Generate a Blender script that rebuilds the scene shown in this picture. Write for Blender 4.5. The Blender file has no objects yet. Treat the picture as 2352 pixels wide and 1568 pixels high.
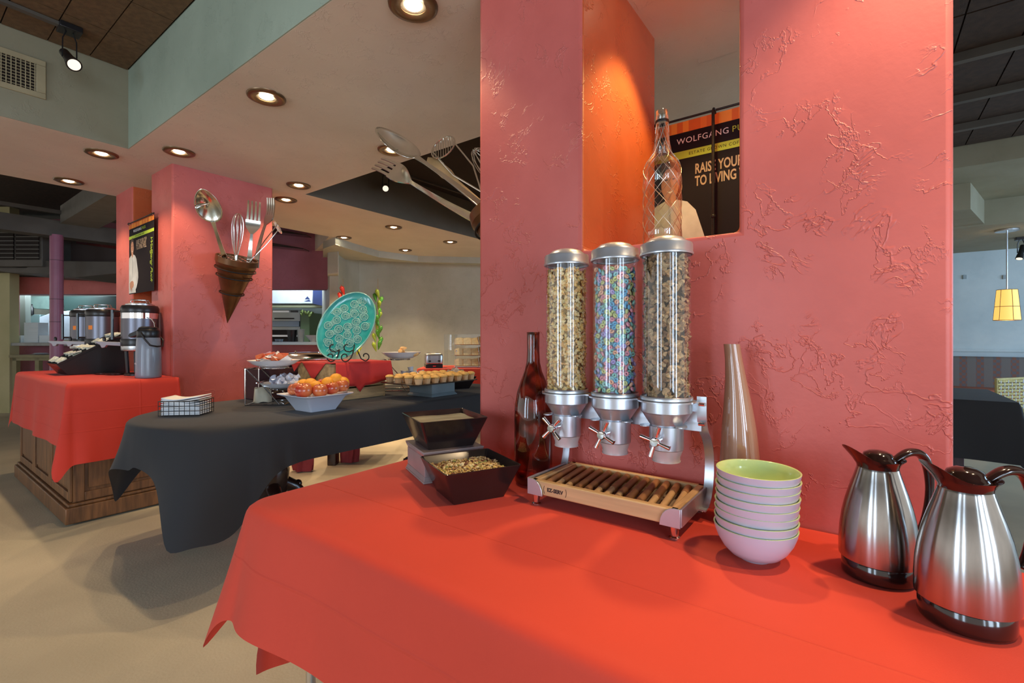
import bpy, bmesh, math, random
from mathutils import Vector, Matrix, noise
random.seed(7)
sc = bpy.context.scene
COL = sc.collection
PI = math.pi
# ------------------------------------------------------------------ camera
F, CX, HY, EYE = 1091.0, 1176.0, 776.0, 1.20
YAW = math.atan2(809.0, 1091.0)
CA, SA = math.cos(YAW), math.sin(YAW)
cam_d = bpy.data.cameras.new('camera'); cam = bpy.data.objects.new('camera', cam_d); COL.objects.link(cam)
cam_d.sensor_width = 36.0; cam_d.lens = 36.0*F/2352.0; cam_d.shift_y = -8.0/2352.0; cam_d.clip_start = 0.02
cam.location = (0, 0, EYE); cam.rotation_euler = (PI/2, 0, YAW - PI/2)
sc.camera = cam
# ------------------------------------------------------------------ world, light, exposure
w = bpy.data.worlds.new('world'); sc.world = w; w.use_nodes = True
bg = w.node_tree.nodes['Background']; bg.inputs[0].default_value = (1.0, 0.95, 0.88, 1); bg.inputs[1].default_value = 0.62
sc.view_settings.view_transform = 'Standard'; sc.view_settings.look = 'None'
sc.view_settings.gamma = 1.0; sc.view_settings.use_curve_mapping = False
sc.view_settings.exposure = 0.52
sc.cycles.max_bounces = 8; sc.cycles.diffuse_bounces = 4; sc.cycles.glossy_bounces = 3
sc.cycles.transmission_bounces = 6; sc.cycles.transparent_max_bounces = 12
sc.cycles.caustics_reflective = False; sc.cycles.caustics_refractive = False
sc.cycles.use_denoising = True; sc.cycles.sample_clamp_indirect = 4.0
sc.cycles.use_adaptive_sampling = True; sc.cycles.adaptive_threshold = 0.03

def area(name, loc, look, sx, sy, power, col):
    d = bpy.data.lights.new(name, 'AREA'); d.shape = 'RECTANGLE'; d.size = sx; d.size_y = sy; d.energy = power; d.color = col
    o = bpy.data.objects.new(name, d); COL.objects.link(o); o.location = loc
    o.rotation_euler = (Vector(look) - Vector(loc)).to_track_quat('-Z', 'Y').to_euler(); return o
BLUE = (0.62, 0.80, 1.0); WARM = (1.0, 0.72, 0.42)
# daylight through the windows behind the camera
# tall windows behind the camera on the left and back walls
for (p_, l_, w_, pw_) in (((-4.6, 2.6, 1.45), (2.0, 2.0, 1.1), .95, 44), ((-4.6, .9, 1.45), (2.0, .9, 1.1), .45, 22), ((-3.6, -3.2, 1.45), (0, 0.6, 1.1), .30, 16), ((-2.4, -3.9, 1.45), (-.6, 0.4, 1.1), .95, 52), ((-.9, -4.1, 1.45), (-.2, 0.4, 1.1), .45, 34)):
    area('window_light', p_, l_, w_, 2.0, pw_, BLUE)
area('window_light', (5.5, -5.2, 1.6), (7.4, 0.0, 1.1), 2.4, 1.8, 80, (.42,.68,1))
area('window_light', (8.2, -5.2, 1.6), (8.6, 0.0, 1.1), 2.4, 1.8, 55, (.42,.68,1))

# ------------------------------------------------------------------ unprojection on known planes (world metres)
def rd(px, py):
    u = (px-CX)/F; v = (HY-py)/F
    return CA + SA*u, SA - CA*u, v
def Pd(px, py, d): a, b, v = rd(px, py); return Vector((a*d, b*d, EYE+v*d))
def Pz(px, py, z): a, b, v = rd(px, py); return Pd(px, py, (z-EYE)/v)
def Px(px, py, x): a, b, v = rd(px, py); return Pd(px, py, x/a)
def Py(px, py, y): a, b, v = rd(px, py); return Pd(px, py, y/b)
K = 1.08                      # scale of the near bay
TZ = EYE - 0.44*K             # top of the near buffet table
CZ = EYE + 1.24*K             # painted ceiling
VIEWROT = YAW - PI/2          # local x to the right of the view, local y away

# ------------------------------------------------------------------ mesh helper
class G:
    def __init__(s): s.v = []; s.f = []; s.m = []
    def add(s, vs, fs, mi=0, M=None):
        b = len(s.v)
        s.v += [tuple(M @ Vector(p)) if M is not None else tuple(p) for p in vs]
        s.f += [tuple(b+i for i in f) for f in fs]; s.m += [mi]*len(fs); return s
    def box(s, c, d, M=None, mi=0):
        x, y, z = c; a, b, h = d[0]/2, d[1]/2, d[2]/2
        vs = [(x+i*a, y+j*b, z+k*h) for k in (-1, 1) for j in (-1, 1) for i in (-1, 1)]
        return s.add(vs, [(0,2,3,1),(4,5,7,6),(0,1,5,4),(2,6,7,3),(0,4,6,2),(1,3,7,5)], mi, M)
    def b2(s, p0, p1, M=None, mi=0):
        return s.box([(a+b)/2 for a, b in zip(p0, p1)], [abs(b-a) for a, b in zip(p0, p1)], M, mi)
    def frust(s, z0, w0, d0, z1, w1, d1, M=None, mi=0, c0=(0,0), c1=(0,0)):
        vs = [(c0[0]+i*w0/2, c0[1]+j*d0/2, z0) for i, j in ((-1,-1),(1,-1),(1,1),(-1,1))] + [(c1[0]+i*w1/2, c1[1]+j*d1/2, z1) for i, j in ((-1,-1),(1,-1),(1,1),(-1,1))]
        return s.add(vs, [(3,2,1,0),(4,5,6,7),(0,1,5,4),(1,2,6,5),(2,3,7,6),(3,0,4,7)], mi, M)
    def lathe(s, prof, n=32, M=None, mi=0, cap0=True, cap1=True, sx=1, sy=1, a0=0, a1=2*PI):
        full = abs(a1-a0-2*PI) < 1e-6; k = n if full else n+1
        vs = []; fs = []
        for r, z in prof:
            for i in range(k):
                t = a0 + (a1-a0)*i/n; vs.append((r*math.cos(t)*sx, r*math.sin(t)*sy, z))
        for j in range(len(prof)-1):
            for i in range(n if not full else k):
                i2 = (i+1) % k if full else i+1
                fs.append((j*k+i, j*k+i2, (j+1)*k+i2, (j+1)*k+i))
        if full and cap0: fs.append(tuple(reversed(range(k))))
        if full and cap1: fs.append(tuple(range((len(prof)-1)*k, len(prof)*k)))
        return s.add(vs, fs, mi, M)
    def cyl(s, p0, p1, r, n=12, r1=None, mi=0, M=None):
        p0 = Vector(p0); p1 = Vector(p1); d = p1-p0
        R = d.to_track_quat('Z', 'Y').to_matrix().to_4x4(); T = Matrix.Translation(p0) @ R
        if M is not None: T = M @ T
        return s.lathe([(r, 0), (r if r1 is None else r1, d.length)], n, T, mi)
    def tube(s, pts, r, n=8, closed=False, mi=0, M=None, flat=1.0, caps=True):
        pts = [Vector(p) for p in pts]; N = len(pts)
        rs = r if isinstance(r, (list, tuple)) else [r]*N
        vs = []; fs = []; up = None
        for i, p in enumerate(pts):
            if closed: t = pts[(i+1) % N]-pts[i-1]
            else: t = pts[min(i+1, N-1)]-pts[max(i-1, 0)]
            if t.length < 1e-9: t = Vector((0, 0, 1))
            t.normalize()
            if up is None:
                up = Vector((0, 0, 1)) if abs(t.z) < .9 else Vector((1, 0, 0))
            a = up - t*up.dot(t)
            if a.length < 1e-6: a = t.orthogonal()
            a.normalize(); up = a; b = t.cross(a)
            for k in range(n):
                q = 2*PI*k/n; vs.append(p + (a*math.cos(q)*flat + b*math.sin(q))*rs[i])
        for i in range(N if closed else N-1):
            j = (i+1) % N
            for k in range(n):
                l = (k+1) % n; fs.append((i*n+k, i*n+l, j*n+l, j*n+k))
        if not closed and caps: fs += [tuple(reversed(range(n))), tuple(range((N-1)*n, N*n))]
        return s.add(vs, fs, mi, M)
    def sph(s, c, r, n=16, m=10, sc_=(1,1,1), M=None, mi=0):
        prof = [(max(1e-5, r*math.sin(PI*j/m)), -r*math.cos(PI*j/m)) for j in range(m+1)]
        T = Matrix.Translation(c) @ Matrix.Diagonal((sc_[0], sc_[1], sc_[2], 1))
        if M is not None: T = M @ T
        return s.lathe(prof, n, T, mi, False, False)
    def torus(s, R, r, n=32, m=8, M=None, mi=0, a0=0, a1=2*PI):
        full = abs(a1-a0-2*PI) < 1e-6
        pts = [(R*math.cos(a0+(a1-a0)*i/n), R*math.sin(a0+(a1-a0)*i/n), 0) for i in range(n if full else n+1)]
        return s.tube(pts, r, m, full, mi, M)
    def prism(s, poly, h0, h1, axis='z', M=None, mi=0):
        def q(a, b, h): return {'z': (a, b, h), 'x': (h, a, b), 'y': (a, h, b)}[axis]
        n = len(poly); vs = [q(a, b, h0) for a, b in poly] + [q(a, b, h1) for a, b in poly]
        fs = [tuple(range(n)), tuple(reversed(range(n, 2*n)))] + [((i+1) % n, i, n+i, n+(i+1) % n) for i in range(n)]
        return s.add(vs, fs, mi, M)
    def grid(s, fn, nu, nv, mi=0, M=None):
        vs = [fn(i/nu, j/nv) for j in range(nv+1) for i in range(nu+1)]
        fs = [(j*(nu+1)+i, j*(nu+1)+i+1, (j+1)*(nu+1)+i+1, (j+1)*(nu+1)+i) for j in range(nv) for i in range(nu)]
        return s.add(vs, fs, mi, M)
    def mesh(s, name):
        me = bpy.data.meshes.new(name); me.from_pydata(s.v, [], s.f); 
        for p, k in zip(me.polygons, s.m): p.material_index = k
        me.update(); return me
    def build(s, name, mat, parent=None, world=False, smooth=None, bevel=0, bseg=2, loc=None, rot=None, fix=True, solid=0, sub=0, **tags):
        me = s.mesh(name)
        if world and parent is not None: me.transform(WM(parent).inverted())
        if fix:
            bm = bmesh.new(); bm.from_mesh(me); bmesh.ops.recalc_face_normals(bm, faces=bm.faces); bm.to_mesh(me); bm.free()
        return put(name, me, mat, parent, smooth, bevel, bseg, loc, rot, solid, sub, **tags)
_W = {}
def WM(o):
    M = Matrix.LocRotScale(o.location, o.rotation_euler, o.scale)
    return WM(o.parent) @ M if o.parent else M
def put(name, me, mat, parent=None, smooth=None, bevel=0, bseg=2, loc=None, rot=None, solid=0, sub=0, **tags):
    o = bpy.data.objects.new(name, me); COL.objects.link(o)
    for m in (mat if isinstance(mat, (list, tuple)) else [mat]): me.materials.append(m)
    if parent is not None: o.parent = parent
    if loc is not None: o.location = loc
    if rot is not None: o.rotation_euler = rot
    if solid:
        md = o.modifiers.new('solidify', 'SOLIDIFY'); md.thickness = solid; md.offset = 0
    if sub:
        md = o.modifiers.new('subsurf', 'SUBSURF'); md.levels = sub; md.render_levels = sub
    if bevel:
        md = o.modifiers.new('bevel', 'BEVEL'); md.width = bevel; md.segments = bseg; md.limit_method = 'ANGLE'; md.angle_limit = 0.6
    if smooth is None: smooth = 35
    if smooth: me.shade_smooth(); me.set_sharp_from_angle(angle=math.radians(smooth))
    tag(o, **tags); return o
def tag(o, label=None, cat=None, group=None, kind=None):
    if label: o['label'] = label
    if cat: o['category'] = cat
    if group: o['group'] = group
    if kind: o['kind'] = kind
    return o
def thing(name, label, cat, loc=(0,0,0), rotz=0, group=None, rot=None):
    o = bpy.data.objects.new(name, None); COL.objects.link(o); o.location = loc
    o.rotation_euler = rot if rot is not None else (0, 0, rotz); o.empty_display_size = .05
    return tag(o, label, cat, group)
def dup(o, loc=None, rot=None, label=None, parent=None, scale=None):
    c = o.copy(); COL.objects.link(c)
    if parent is not None: c.parent = parent
    if loc is not None: c.location = loc
    if rot is not None: c.rotation_euler = rot
    if scale is not None: c.scale = scale
    if label: c['label'] = label
    for ch in list(o.children):
        if ch.parent == o and ch.name in bpy.data.objects: dup(ch, parent=c)
    return c
ORD = ['first','second','third','fourth','fifth','sixth','seventh','eighth','ninth','tenth','eleventh','twelfth','thirteenth','fourteenth','fifteenth','sixteenth','seventeenth','eighteenth','nineteenth','twentieth']
def aim(p0, p1, face=(0,0,1)):
    """matrix whose local z runs from p0 to p1 and whose local y looks at face"""
    p0 = Vector(p0); z = (Vector(p1)-p0).normalized(); y = Vector(face); y = (y - z*y.dot(z)).normalized(); x = y.cross(z)
    M = Matrix((x, y, z)).transposed().to_4x4(); M.translation = p0; return M
def txt(s_, size, mat, name, parent, M, depth=0.0004, shear=0, spacing=1.0, bold=0.0, sx=1.0, center=True, **tags):
    c = bpy.data.curves.new(name, 'FONT'); c.body = s_; c.size = size; c.extrude = depth; c.shear = shear; c.space_character = spacing; c.offset = bold
    c.align_x = 'CENTER' if center else 'LEFT'; c.align_y = 'CENTER'; c.resolution_u = 3
    t = bpy.data.objects.new('tmp', c); COL.objects.link(t)
    bpy.context.view_layer.update()
    me = bpy.data.meshes.new_from_object(t.evaluated_get(bpy.context.evaluated_depsgraph_get()))
    bpy.data.objects.remove(t); bpy.data.curves.remove(c)
    me.transform(M @ Matrix.Diagonal((sx, 1, 1, 1))); me.materials.clear()
    return put(name, me, mat, parent, smooth=0, **tags)

# ------------------------------------------------------------------ materials
def nodes(name):
    m = bpy.data.materials.new(name); m.use_nodes = True; nt = m.node_tree
    return m, nt, nt.nodes['Principled BSDF']
def N(nt, t, **kw):
    n = nt.nodes.new('ShaderNode'+t)
    for k, v in kw.items(): setattr(n, k, v)
    return n
def mat(name, col, rough=.5, metal=0, var=0, vscale=8, bump=0, bscale=60, spec=None, coat=0, stretch=None, emit=None, estr=0, sheen=0, alpha=1, trans=0, ior=1.45, col2=None, aniso=0):
    m, nt, b = nodes(name); L = nt.links
    b.inputs['Base Color'].default_value = (*col, 1); b.inputs['Roughness'].default_value = rough; b.inputs['Metallic'].default_value = metal
    if spec is not None: b.inputs['Specular IOR Level'].default_value = spec
    if coat: b.inputs['Coat Weight'].default_value = coat; b.inputs['Coat Roughness'].default_value = .1
    if sheen: b.inputs['Sheen Weight'].default_value = sheen
    if aniso: b.inputs['Anisotropic'].default_value = aniso
    if trans: b.inputs['Transmission Weight'].default_value = trans; b.inputs['IOR'].default_value = ior
    if alpha < 1: b.inputs['Alpha'].default_value = alpha
    if emit: b.inputs['Emission Color'].default_value = (*emit, 1); b.inputs['Emission Strength'].default_value = estr
    tc = N(nt, 'TexCoord'); mp = N(nt, 'Mapping'); L.new(tc.outputs['Object'], mp.inputs[0])
    if stretch: mp.inputs['Scale'].default_value = stretch
    n1 = N(nt, 'TexNoise'); n1.inputs['Scale'].default_value = vscale; n1.inputs['Detail'].default_value = 5; L.new(mp.outputs[0], n1.inputs[0])
    c2 = col2 if col2 else tuple(c*(1-var) for c in col)
    rp = N(nt, 'ValToRGB'); rp.color_ramp.elements[0].position = .36; rp.color_ramp.elements[1].position = .66
    c1 = col if col2 else tuple(min(1, c*(1+var*.4)) for c in col)
    rp.color_ramp.elements[0].color = (*c2, 1); rp.color_ramp.elements[1].color = (*c1, 1)
    L.new(n1.outputs[0], rp.inputs[0])
    if var or col2: L.new(rp.outputs[0], b.inputs['Base Color'])
    if bump:
        n2 = N(nt, 'TexNoise'); n2.inputs['Scale'].default_value = bscale; n2.inputs['Detail'].default_value = 4; L.new(mp.outputs[0], n2.inputs[0])
        bp = N(nt, 'Bump'); bp.inputs['Strength'].default_value = bump; bp.inputs['Distance'].default_value = .01
        L.new(n2.outputs[0], bp.inputs['Height']); L.new(bp.outputs[0], b.inputs['Normal'])
    return m
def plaster(name, ca, cb, dist=.004, scale=6, dens=.5, rough=.42, fine=.25, cscale=1.3):
    """trowelled plaster: mottled paint with knife ridges that break off in patches"""
    m, nt, b = nodes(name); L = nt.links
    b.inputs['Roughness'].default_value = rough; b.inputs['Specular IOR Level'].default_value = .45
    tc = N(nt, 'TexCoord')
    n0 = N(nt, 'TexNoise'); n0.inputs['Scale'].default_value = cscale; n0.inputs['Detail'].default_value = 6; n0.inputs['Roughness'].default_value = .6; L.new(tc.outputs['Object'], n0.inputs[0])
    rp = N(nt, 'ValToRGB'); rp.color_ramp.elements[0].position = .35; rp.color_ramp.elements[1].position = .68
    rp.color_ramp.elements[0].color = (*ca, 1); rp.color_ramp.elements[1].color = (*cb, 1); L.new(n0.outputs[0], rp.inputs[0]); L.new(rp.outputs[0], b.inputs['Base Color'])
    def ridge(sc_, pos, wid, dist_):
        n = N(nt, 'TexNoise'); n.inputs['Scale'].default_value = sc_; n.inputs['Detail'].default_value = 5; n.inputs['Roughness'].default_value = .55; n.inputs['Distortion'].default_value = dist_
        L.new(tc.outputs['Object'], n.inputs[0])
        r = N(nt, 'ValToRGB'); e = r.color_ramp.elements
        e[0].position = pos-wid; e[0].color = (0,0,0,1); e[1].position = pos; e[1].color = (1,1,1,1)
        x = e.new(pos+wid*2.2); x.color = (.25,.25,.25,1); L.new(n.outputs[0], r.inputs[0]); return r.outputs[0]
    r1 = ridge(scale, .52, .006, .3); r2 = ridge(scale*2.1, .56, .010, .5)
    mk = N(nt, 'TexNoise'); mk.inputs['Scale'].default_value = scale*1.3; mk.inputs['Detail'].default_value = 2; L.new(tc.outputs['Object'], mk.inputs[0])
    mr = N(nt, 'MapRange'); mr.inputs[1].default_value = .56-dens*.2; mr.inputs[2].default_value = .66-dens*.2; L.new(mk.outputs[0], mr.inputs[0])
    ad = N(nt, 'Math', operation='ADD'); L.new(r1, ad.inputs[0]); L.new(r2, ad.inputs[1])
    mu = N(nt, 'Math', operation='MULTIPLY'); L.new(ad.outputs[0], mu.inputs[0]); L.new(mr.outputs[0], mu.inputs[1])
    nf = N(nt, 'TexNoise'); nf.inputs['Scale'].default_value = scale*16; nf.inputs['Detail'].default_value = 4; L.new(tc.outputs['Object'], nf.inputs[0])
    mf = N(nt, 'Math', operation='MULTIPLY_ADD'); mf.inputs[1].default_value = fine; L.new(nf.outputs[0], mf.inputs[0]); L.new(mu.outputs[0], mf.inputs[2])
    bp = N(nt, 'Bump'); bp.inputs['Strength'].default_value = .7; bp.inputs['Distance'].default_value = dist
    L.new(mf.outputs[0], bp.inputs['Height']); L.new(bp.outputs[0], b.inputs['Normal'])
    return m
def thin_glass(name, tint=(1,1,1), refl=.12, rough=.02, alpha_mul=1.0):
    """clear pane or shell: mostly see-through with a fresnel reflection"""
    m = bpy.data.materials.new(name); m.use_nodes = True; nt = m.node_tree; nt.nodes.clear(); L = nt.links
    out = N(nt, 'OutputMaterial'); tr = N(nt, 'BsdfTransparent'); tr.inputs[0].default_value = (*tint, 1)
    gl = N(nt, 'BsdfGlossy'); gl.inputs['Roughness'].default_value = rough; gl.inputs[0].default_value = (1,1,1,1)
    lw = N(nt, 'LayerWeight'); lw.inputs[0].default_value = .35
    mr = N(nt, 'MapRange'); mr.inputs[3].default_value = refl*.45; mr.inputs[4].default_value = min(1, refl*4); L.new(lw.outputs['Facing'], mr.inputs[0])
    mx = N(nt, 'MixShader'); L.new(mr.outputs[0], mx.inputs[0]); L.new(tr.outputs[0], mx.inputs[1]); L.new(gl.outputs[0], mx.inputs[2]); L.new(mx.outputs[0], out.inputs[0])
    return m
M_ = {}
M_['salmon'] = plaster('salmon_plaster', (.51,.108,.092), (.66,.160,.140), .0024, 5.0, .5)
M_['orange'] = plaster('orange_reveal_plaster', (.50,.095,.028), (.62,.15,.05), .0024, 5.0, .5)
M_['taupe'] = plaster('taupe_ceiling_plaster', (.68,.60,.49), (.78,.70,.58), .0016, 7, .4, .5, .15)
M_['sage'] = plaster('sage_soffit_plaster', (.30,.35,.27), (.40,.46,.36), .0016, 6, .4, .55, .15)
M_['grey'] = plaster('grey_wall_plaster', (.42,.42,.34), (.54,.54,.46), .002, 6, .5, .6, .15)
M_['purple'] = plaster('plum_wall_plaster', (.25,.075,.105), (.36,.12,.16), .002, 6, .4, .6, .15)
M_['olive'] = plaster('olive_soffit_plaster', (.26,.23,.15), (.33,.30,.21), .001, 5, .3, .7, .1)
M_['shadetrim'] = plaster('shaded_soffit_plaster', (.13,.10,.065), (.17,.13,.09), .001, 5, .3, .7, .1)  # dark brown stands in for the shade on the unlit bay face
M_['paleblue'] = plaster('pale_wall_plaster', (.46,.54,.56), (.60,.66,.66), .001, 5, .3, .7, .1)
M_['yellow'] = plaster('ochre_wall_plaster', (.45,.40,.20), (.55,.48,.26), .001, 5, .3, .7, .1)
M_['floor'] = mat('stained_concrete', (.62,.55,.40), .5, var=.15, vscale=1.6, bump=.12, bscale=90, spec=.35)
M_['tile'] = mat('brown_ceiling_tile', (.16,.085,.035), .85, var=.25, vscale=30, bump=.5, bscale=400)
M_['tiledark'] = mat('dark_ceiling_board', (.055,.03,.018), .85, var=.3, vscale=20, bump=.4, bscale=200)
M_['darkgap'] = mat('dark_gap', (.02,.012,.008), .9, var=.1)
M_['duct'] = mat('painted_duct', (.10,.085,.07), .6, var=.2, vscale=4)
M_['pblack'] = mat('black_plastic', (.012,.012,.014), .3, var=.1)
M_['iron'] = mat('black_iron', (.02,.016,.014), .4, .4, var=.2, vscale=40, bump=.2, bscale=200)
M_['chrome'] = mat('chrome', (.85,.85,.87), .08, 1, var=.03)
M_['steel'] = mat('brushed_steel', (.60,.61,.63), .28, 1, var=.06, vscale=20, stretch=(60,60,1), bump=.05, bscale=30)
M_['gloss'] = mat('white_glazed_china', (.80,.82,.86), .15, var=.02)
M_['redcloth'] = mat('red_tablecloth', (.68,.050,.020), .75, var=.07, vscale=3, bump=.14, bscale=500, sheen=.15)
M_['blackcloth'] = mat('black_tablecloth', (.022,.023,.026), .8, var=.2, vscale=3, bump=.25, bscale=500, sheen=.1)
M_['white'] = mat('white_paper', (.80,.82,.84), .7, var=.04)
M_['wood'] = mat('walnut_cabinet_wood', (.20,.085,.03), .45, var=.45, vscale=5, stretch=(8,8,.8), bump=.1, bscale=30)
M_['darkwood'] = mat('dark_polished_wood', (.035,.012,.008), .25, var=.35, vscale=10, coat=.4)
M_['crate'] = mat('pine_crate_wood', (.52,.34,.15), .65, var=.35, vscale=4, stretch=(1.5,8,8), bump=.2, bscale=40)
M_['lamp'] = mat('lit_lamp', (1,.9,.7), .5, emit=(1.0,.86,.6), estr=16)
# ================================================================== STRUCTURE
def S(name, g, m, **kw):
    kw.setdefault('world', False); return g.build(name, m, kind='structure', **kw)
S('floor', G().b2((-7, -7, -.12), (14, 15, 0)), M_['floor'], smooth=0)
# near pillar wall with its see-through niche
PX0, PX1, PY0, PY1 = 1.304*K, 1.946*K, -.146*K, 1.116*K
NY0, NY1, NZ = .255*K, .6987*K, EYE+.270*K
def niche_wall(name, y0, y1, n0, n1, x0, x1, nz):
    g = G().prism([(y0,0),(y1,0),(y1,CZ+.3),(n1,CZ+.3),(n1,nz),(n0,nz),(n0,CZ+.3),(y0,CZ+.3)], x0, x1, 'x')
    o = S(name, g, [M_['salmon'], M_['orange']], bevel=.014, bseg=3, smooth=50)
    for p in o.data.polygons:      # the reveals of the opening take a more orange plaster colour
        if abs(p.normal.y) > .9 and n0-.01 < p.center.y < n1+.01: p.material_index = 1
    return o
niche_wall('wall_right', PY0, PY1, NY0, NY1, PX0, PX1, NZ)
QX0, QX1, QY0, QY1 = 1.373, 2.146, 4.264, 5.67
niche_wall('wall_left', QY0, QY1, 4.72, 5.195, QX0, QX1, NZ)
# painted ceiling slabs that frame two raised bays
AX0, AX1, AY = 1.089, 2.41, 4.19
EY = 5.68
c1 = G().b2((AX0, -6, CZ), (AX1, AY, CZ+.6))
S('ceiling', c1, [M_['taupe']], smooth=0)
S('ceiling', G().prism([(-6, AY), (AX0, AY), (AX1, AY), (14, AY), (14, 9.5), (5.2, 9.5), (3.6, EY), (-6, EY)], CZ, CZ+.6), M_['taupe'], smooth=0)
# vertical skins of the bays (the last two hold light and shade in their colour)
S('trim_1', G().b2((AX0-.006, -6, CZ+.0005), (AX0, AY, 3.10)), M_['sage'], smooth=0)
S('trim_2', G().b2((-6, AY-.006, CZ+.0005), (AX0-.006, AY, 3.10)), M_['olive'], smooth=0)  # olive stands in for the different light on this face
S('trim_3', G().b2((AX1, AY-.006, CZ+.0005), (14, AY, 3.0)), M_['shadetrim'], smooth=0)
# raised ceiling of the left bay: backing, and tiles as separate boards
tb = S('ceiling', G().b2((-6, -6, 3.103), (AX0, AY, 3.2)), M_['darkgap'], smooth=0)
TW, TL = .205, .432
tm = G().box((0,0,0), (TW-.006, TL-.006, .014)).mesh('ceiling_tile')
k = 0
for i in range(11):
    for j in range(9):
        x = AX0-.012-TW*(i+.5); y = AY-.012-TL*(j+.5)
        o = bpy.data.objects.new('ceiling_tile', tm); COL.objects.link(o); o.parent = tb; o.location = (x, y, 3.098 + .0015*random.random())
        if k == 0: tm.materials.append(M_['tile'])
        k += 1
S('ceiling', G().prism([(AX1-.001,-.05),(AX1-.001,1.95),(4.5,3.4),(9.6,3.9),(9.6,-.05)], CZ, CZ+.3), M_['taupe'], smooth=0)
S('ceiling', G().b2((AX1, -8, 3.002), (6.1, AY, 3.1)), M_['tiledark'], smooth=0, bevel=0)
tb2 = S('ceiling', G().b2((AX1, -8, 3.0), (6.1, AY, 3.001)), M_['darkgap'], smooth=0)
tm2 = G().box((0,0,0), (.60, .292, .012)).mesh('ceiling_tile'); tm2.materials.append(M_['tiledark'])
for i in range(5):
    for j in range(14):
        o = bpy.data.objects.new('ceiling_tile', tm2); COL.objects.link(o); o.parent = tb2; o.location = (6.05-.31-.612*i, 1.2-.30*j, 2.992+.002*random.random())
# exposed conduit bars on that dark ceiling
for k, (x, y) in enumerate(((4.05, 0), (4.75, 0), (5.4, 0))):
    tag(G().b2((x, -5, 2.93), (x+.05, 1.4, 2.985)).build('ceiling_bar', M_['duct'], smooth=0), ['dark metal ceiling bar nearest the pink pillar','dark metal ceiling bar in the middle of the three','dark metal ceiling bar nearest the olive soffit'][k], 'bar', None)
# right-hand dining room beyond the pillar
S('ceiling', G().b2((6.1, -8, 2.84), (7.9, AY, 3.2)), M_['olive'], smooth=0)
S('ceiling', G().b2((7.9, -8, CZ), (10.3, AY, 3.2)), M_['olive'], smooth=0)
S('trim_4', G().prism([(6.9,-.9),(7.9,-1.15),(7.9,1),(6.9,1)], CZ+.02, 2.84), M_['olive'], smooth=0)
S('trim_5', G().b2((6.085, -8, 2.80), (6.1, AY, 3.0)), M_['olive'], smooth=0)
S('wall_back', G().b2((10.2, -8, 0), (10.4, AY, 2.9)), M_['paleblue'], smooth=0)
S('trim_6', G().b2((10.17, -8, .99), (10.2, AY, 1.03)), M_['paleblue'], smooth=0)
# curved grey wall in the middle distance
def Q(px, d): p = Pd(px, HY, d); return (p.x, p.y)
cw = [Q(777, 7.05)] + [Q(777+60*t, 7.05+1.1*math.sin(t*PI/2)) for t in (.12,.25,.4,.6,.8,1)] + [Q(920, 8.3), Q(1010, 8.42), Q(1110, 8.45), Q(1300, 8.4)]
back = [Q(1300, 9), Q(740, 8.2), Q(757, 7.05)]
S('wall_back', G().prism(cw+back, 0, CZ+.4), M_['grey'], smooth=30)
# curved soffit band on top of the grey wall
sf = [Q(742, 6.6), Q(770, 6.3), Q(810, 6.7), Q(870, 7.3), Q(960, 7.75), Q(1110, 7.9), Q(1300, 7.9)]
S('trim_7', G().prism(sf+[Q(1300, 8.6), Q(742, 7.4)], CZ-.10, CZ+.001), M_['grey'], smooth=30)
S('trim_8', G().prism([Q(752,6.9), Q(778,6.8), Q(778,7.1), Q(752,7.2)], CZ-.42, CZ), M_['grey'], smooth=30, bevel=.02)
# kitchen walls with pass-through openings (they face the camera's side of the room)
VM = Matrix.Rotation(VIEWROT, 4, 'Z')
def vx(px, d): return (px-CX)/F*d
def vz(py, d): return EYE + (HY-py)/F*d
def view_box(px0, py0, px1, py1, d0, d1, g=None):
    g = g or G(); x0, x1 = vx(px0, d0), vx(px1, d0); z0, z1 = vz(py1, d0), vz(py0, d0)
    return g.b2((x0, d0, z0), (x1, d1, z1), VM)
def pass_wall(name, px0, px1, o0, o1, oy0, oy1, d, m, zt=3.2):
    x0, x1, a, b = (vx(p, d) for p in (px0, px1, o0, o1)); zt0, zb = vz(oy0, d), vz(oy1, d)
    g = G()
    for p0, p1 in (((x0,d,0),(a,d+.18,zt)), ((b,d,0),(x1,d+.18,zt)), ((a,d,zt0),(b,d+.18,zt)), ((a,d,0),(b,d+.18,zb))): g.b2(p0, p1, VM)
    return S(name, g, m, smooth=0)
pass_wall('wall_front', 520, 778, 560, 777, 664, 790, 7.3, M_['purple'])
pass_wall('wall_front', 18, 420, 20, 400, 676, 788, 8.0, M_['purple'])
S('wall_left', view_box(-420, 200, 22, 1000, 7.6, 7.75), M_['yellow'], smooth=0)
# painted red header over the left pass-through
S('trim_9', view_box(22, 560, 400, 675, 7.96, 7.995), M_['salmon'], smooth=0)
S('wall_back', view_box(-900, 100, 1000, 1100, 12.2, 12.4), M_['duct'], smooth=0)
S('ceiling', G().b2((-8, EY, 3.3), (8, 14, 3.4)), M_['tiledark'], smooth=0)
# kitchen back wall
kb = mat('kitchen_wall_panel', (.42,.50,.47), .35, var=.15, vscale=3)
S('wall_back', view_box(-60, 560, 960, 900, 9.9, 10.0), kb, smooth=0)

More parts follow.
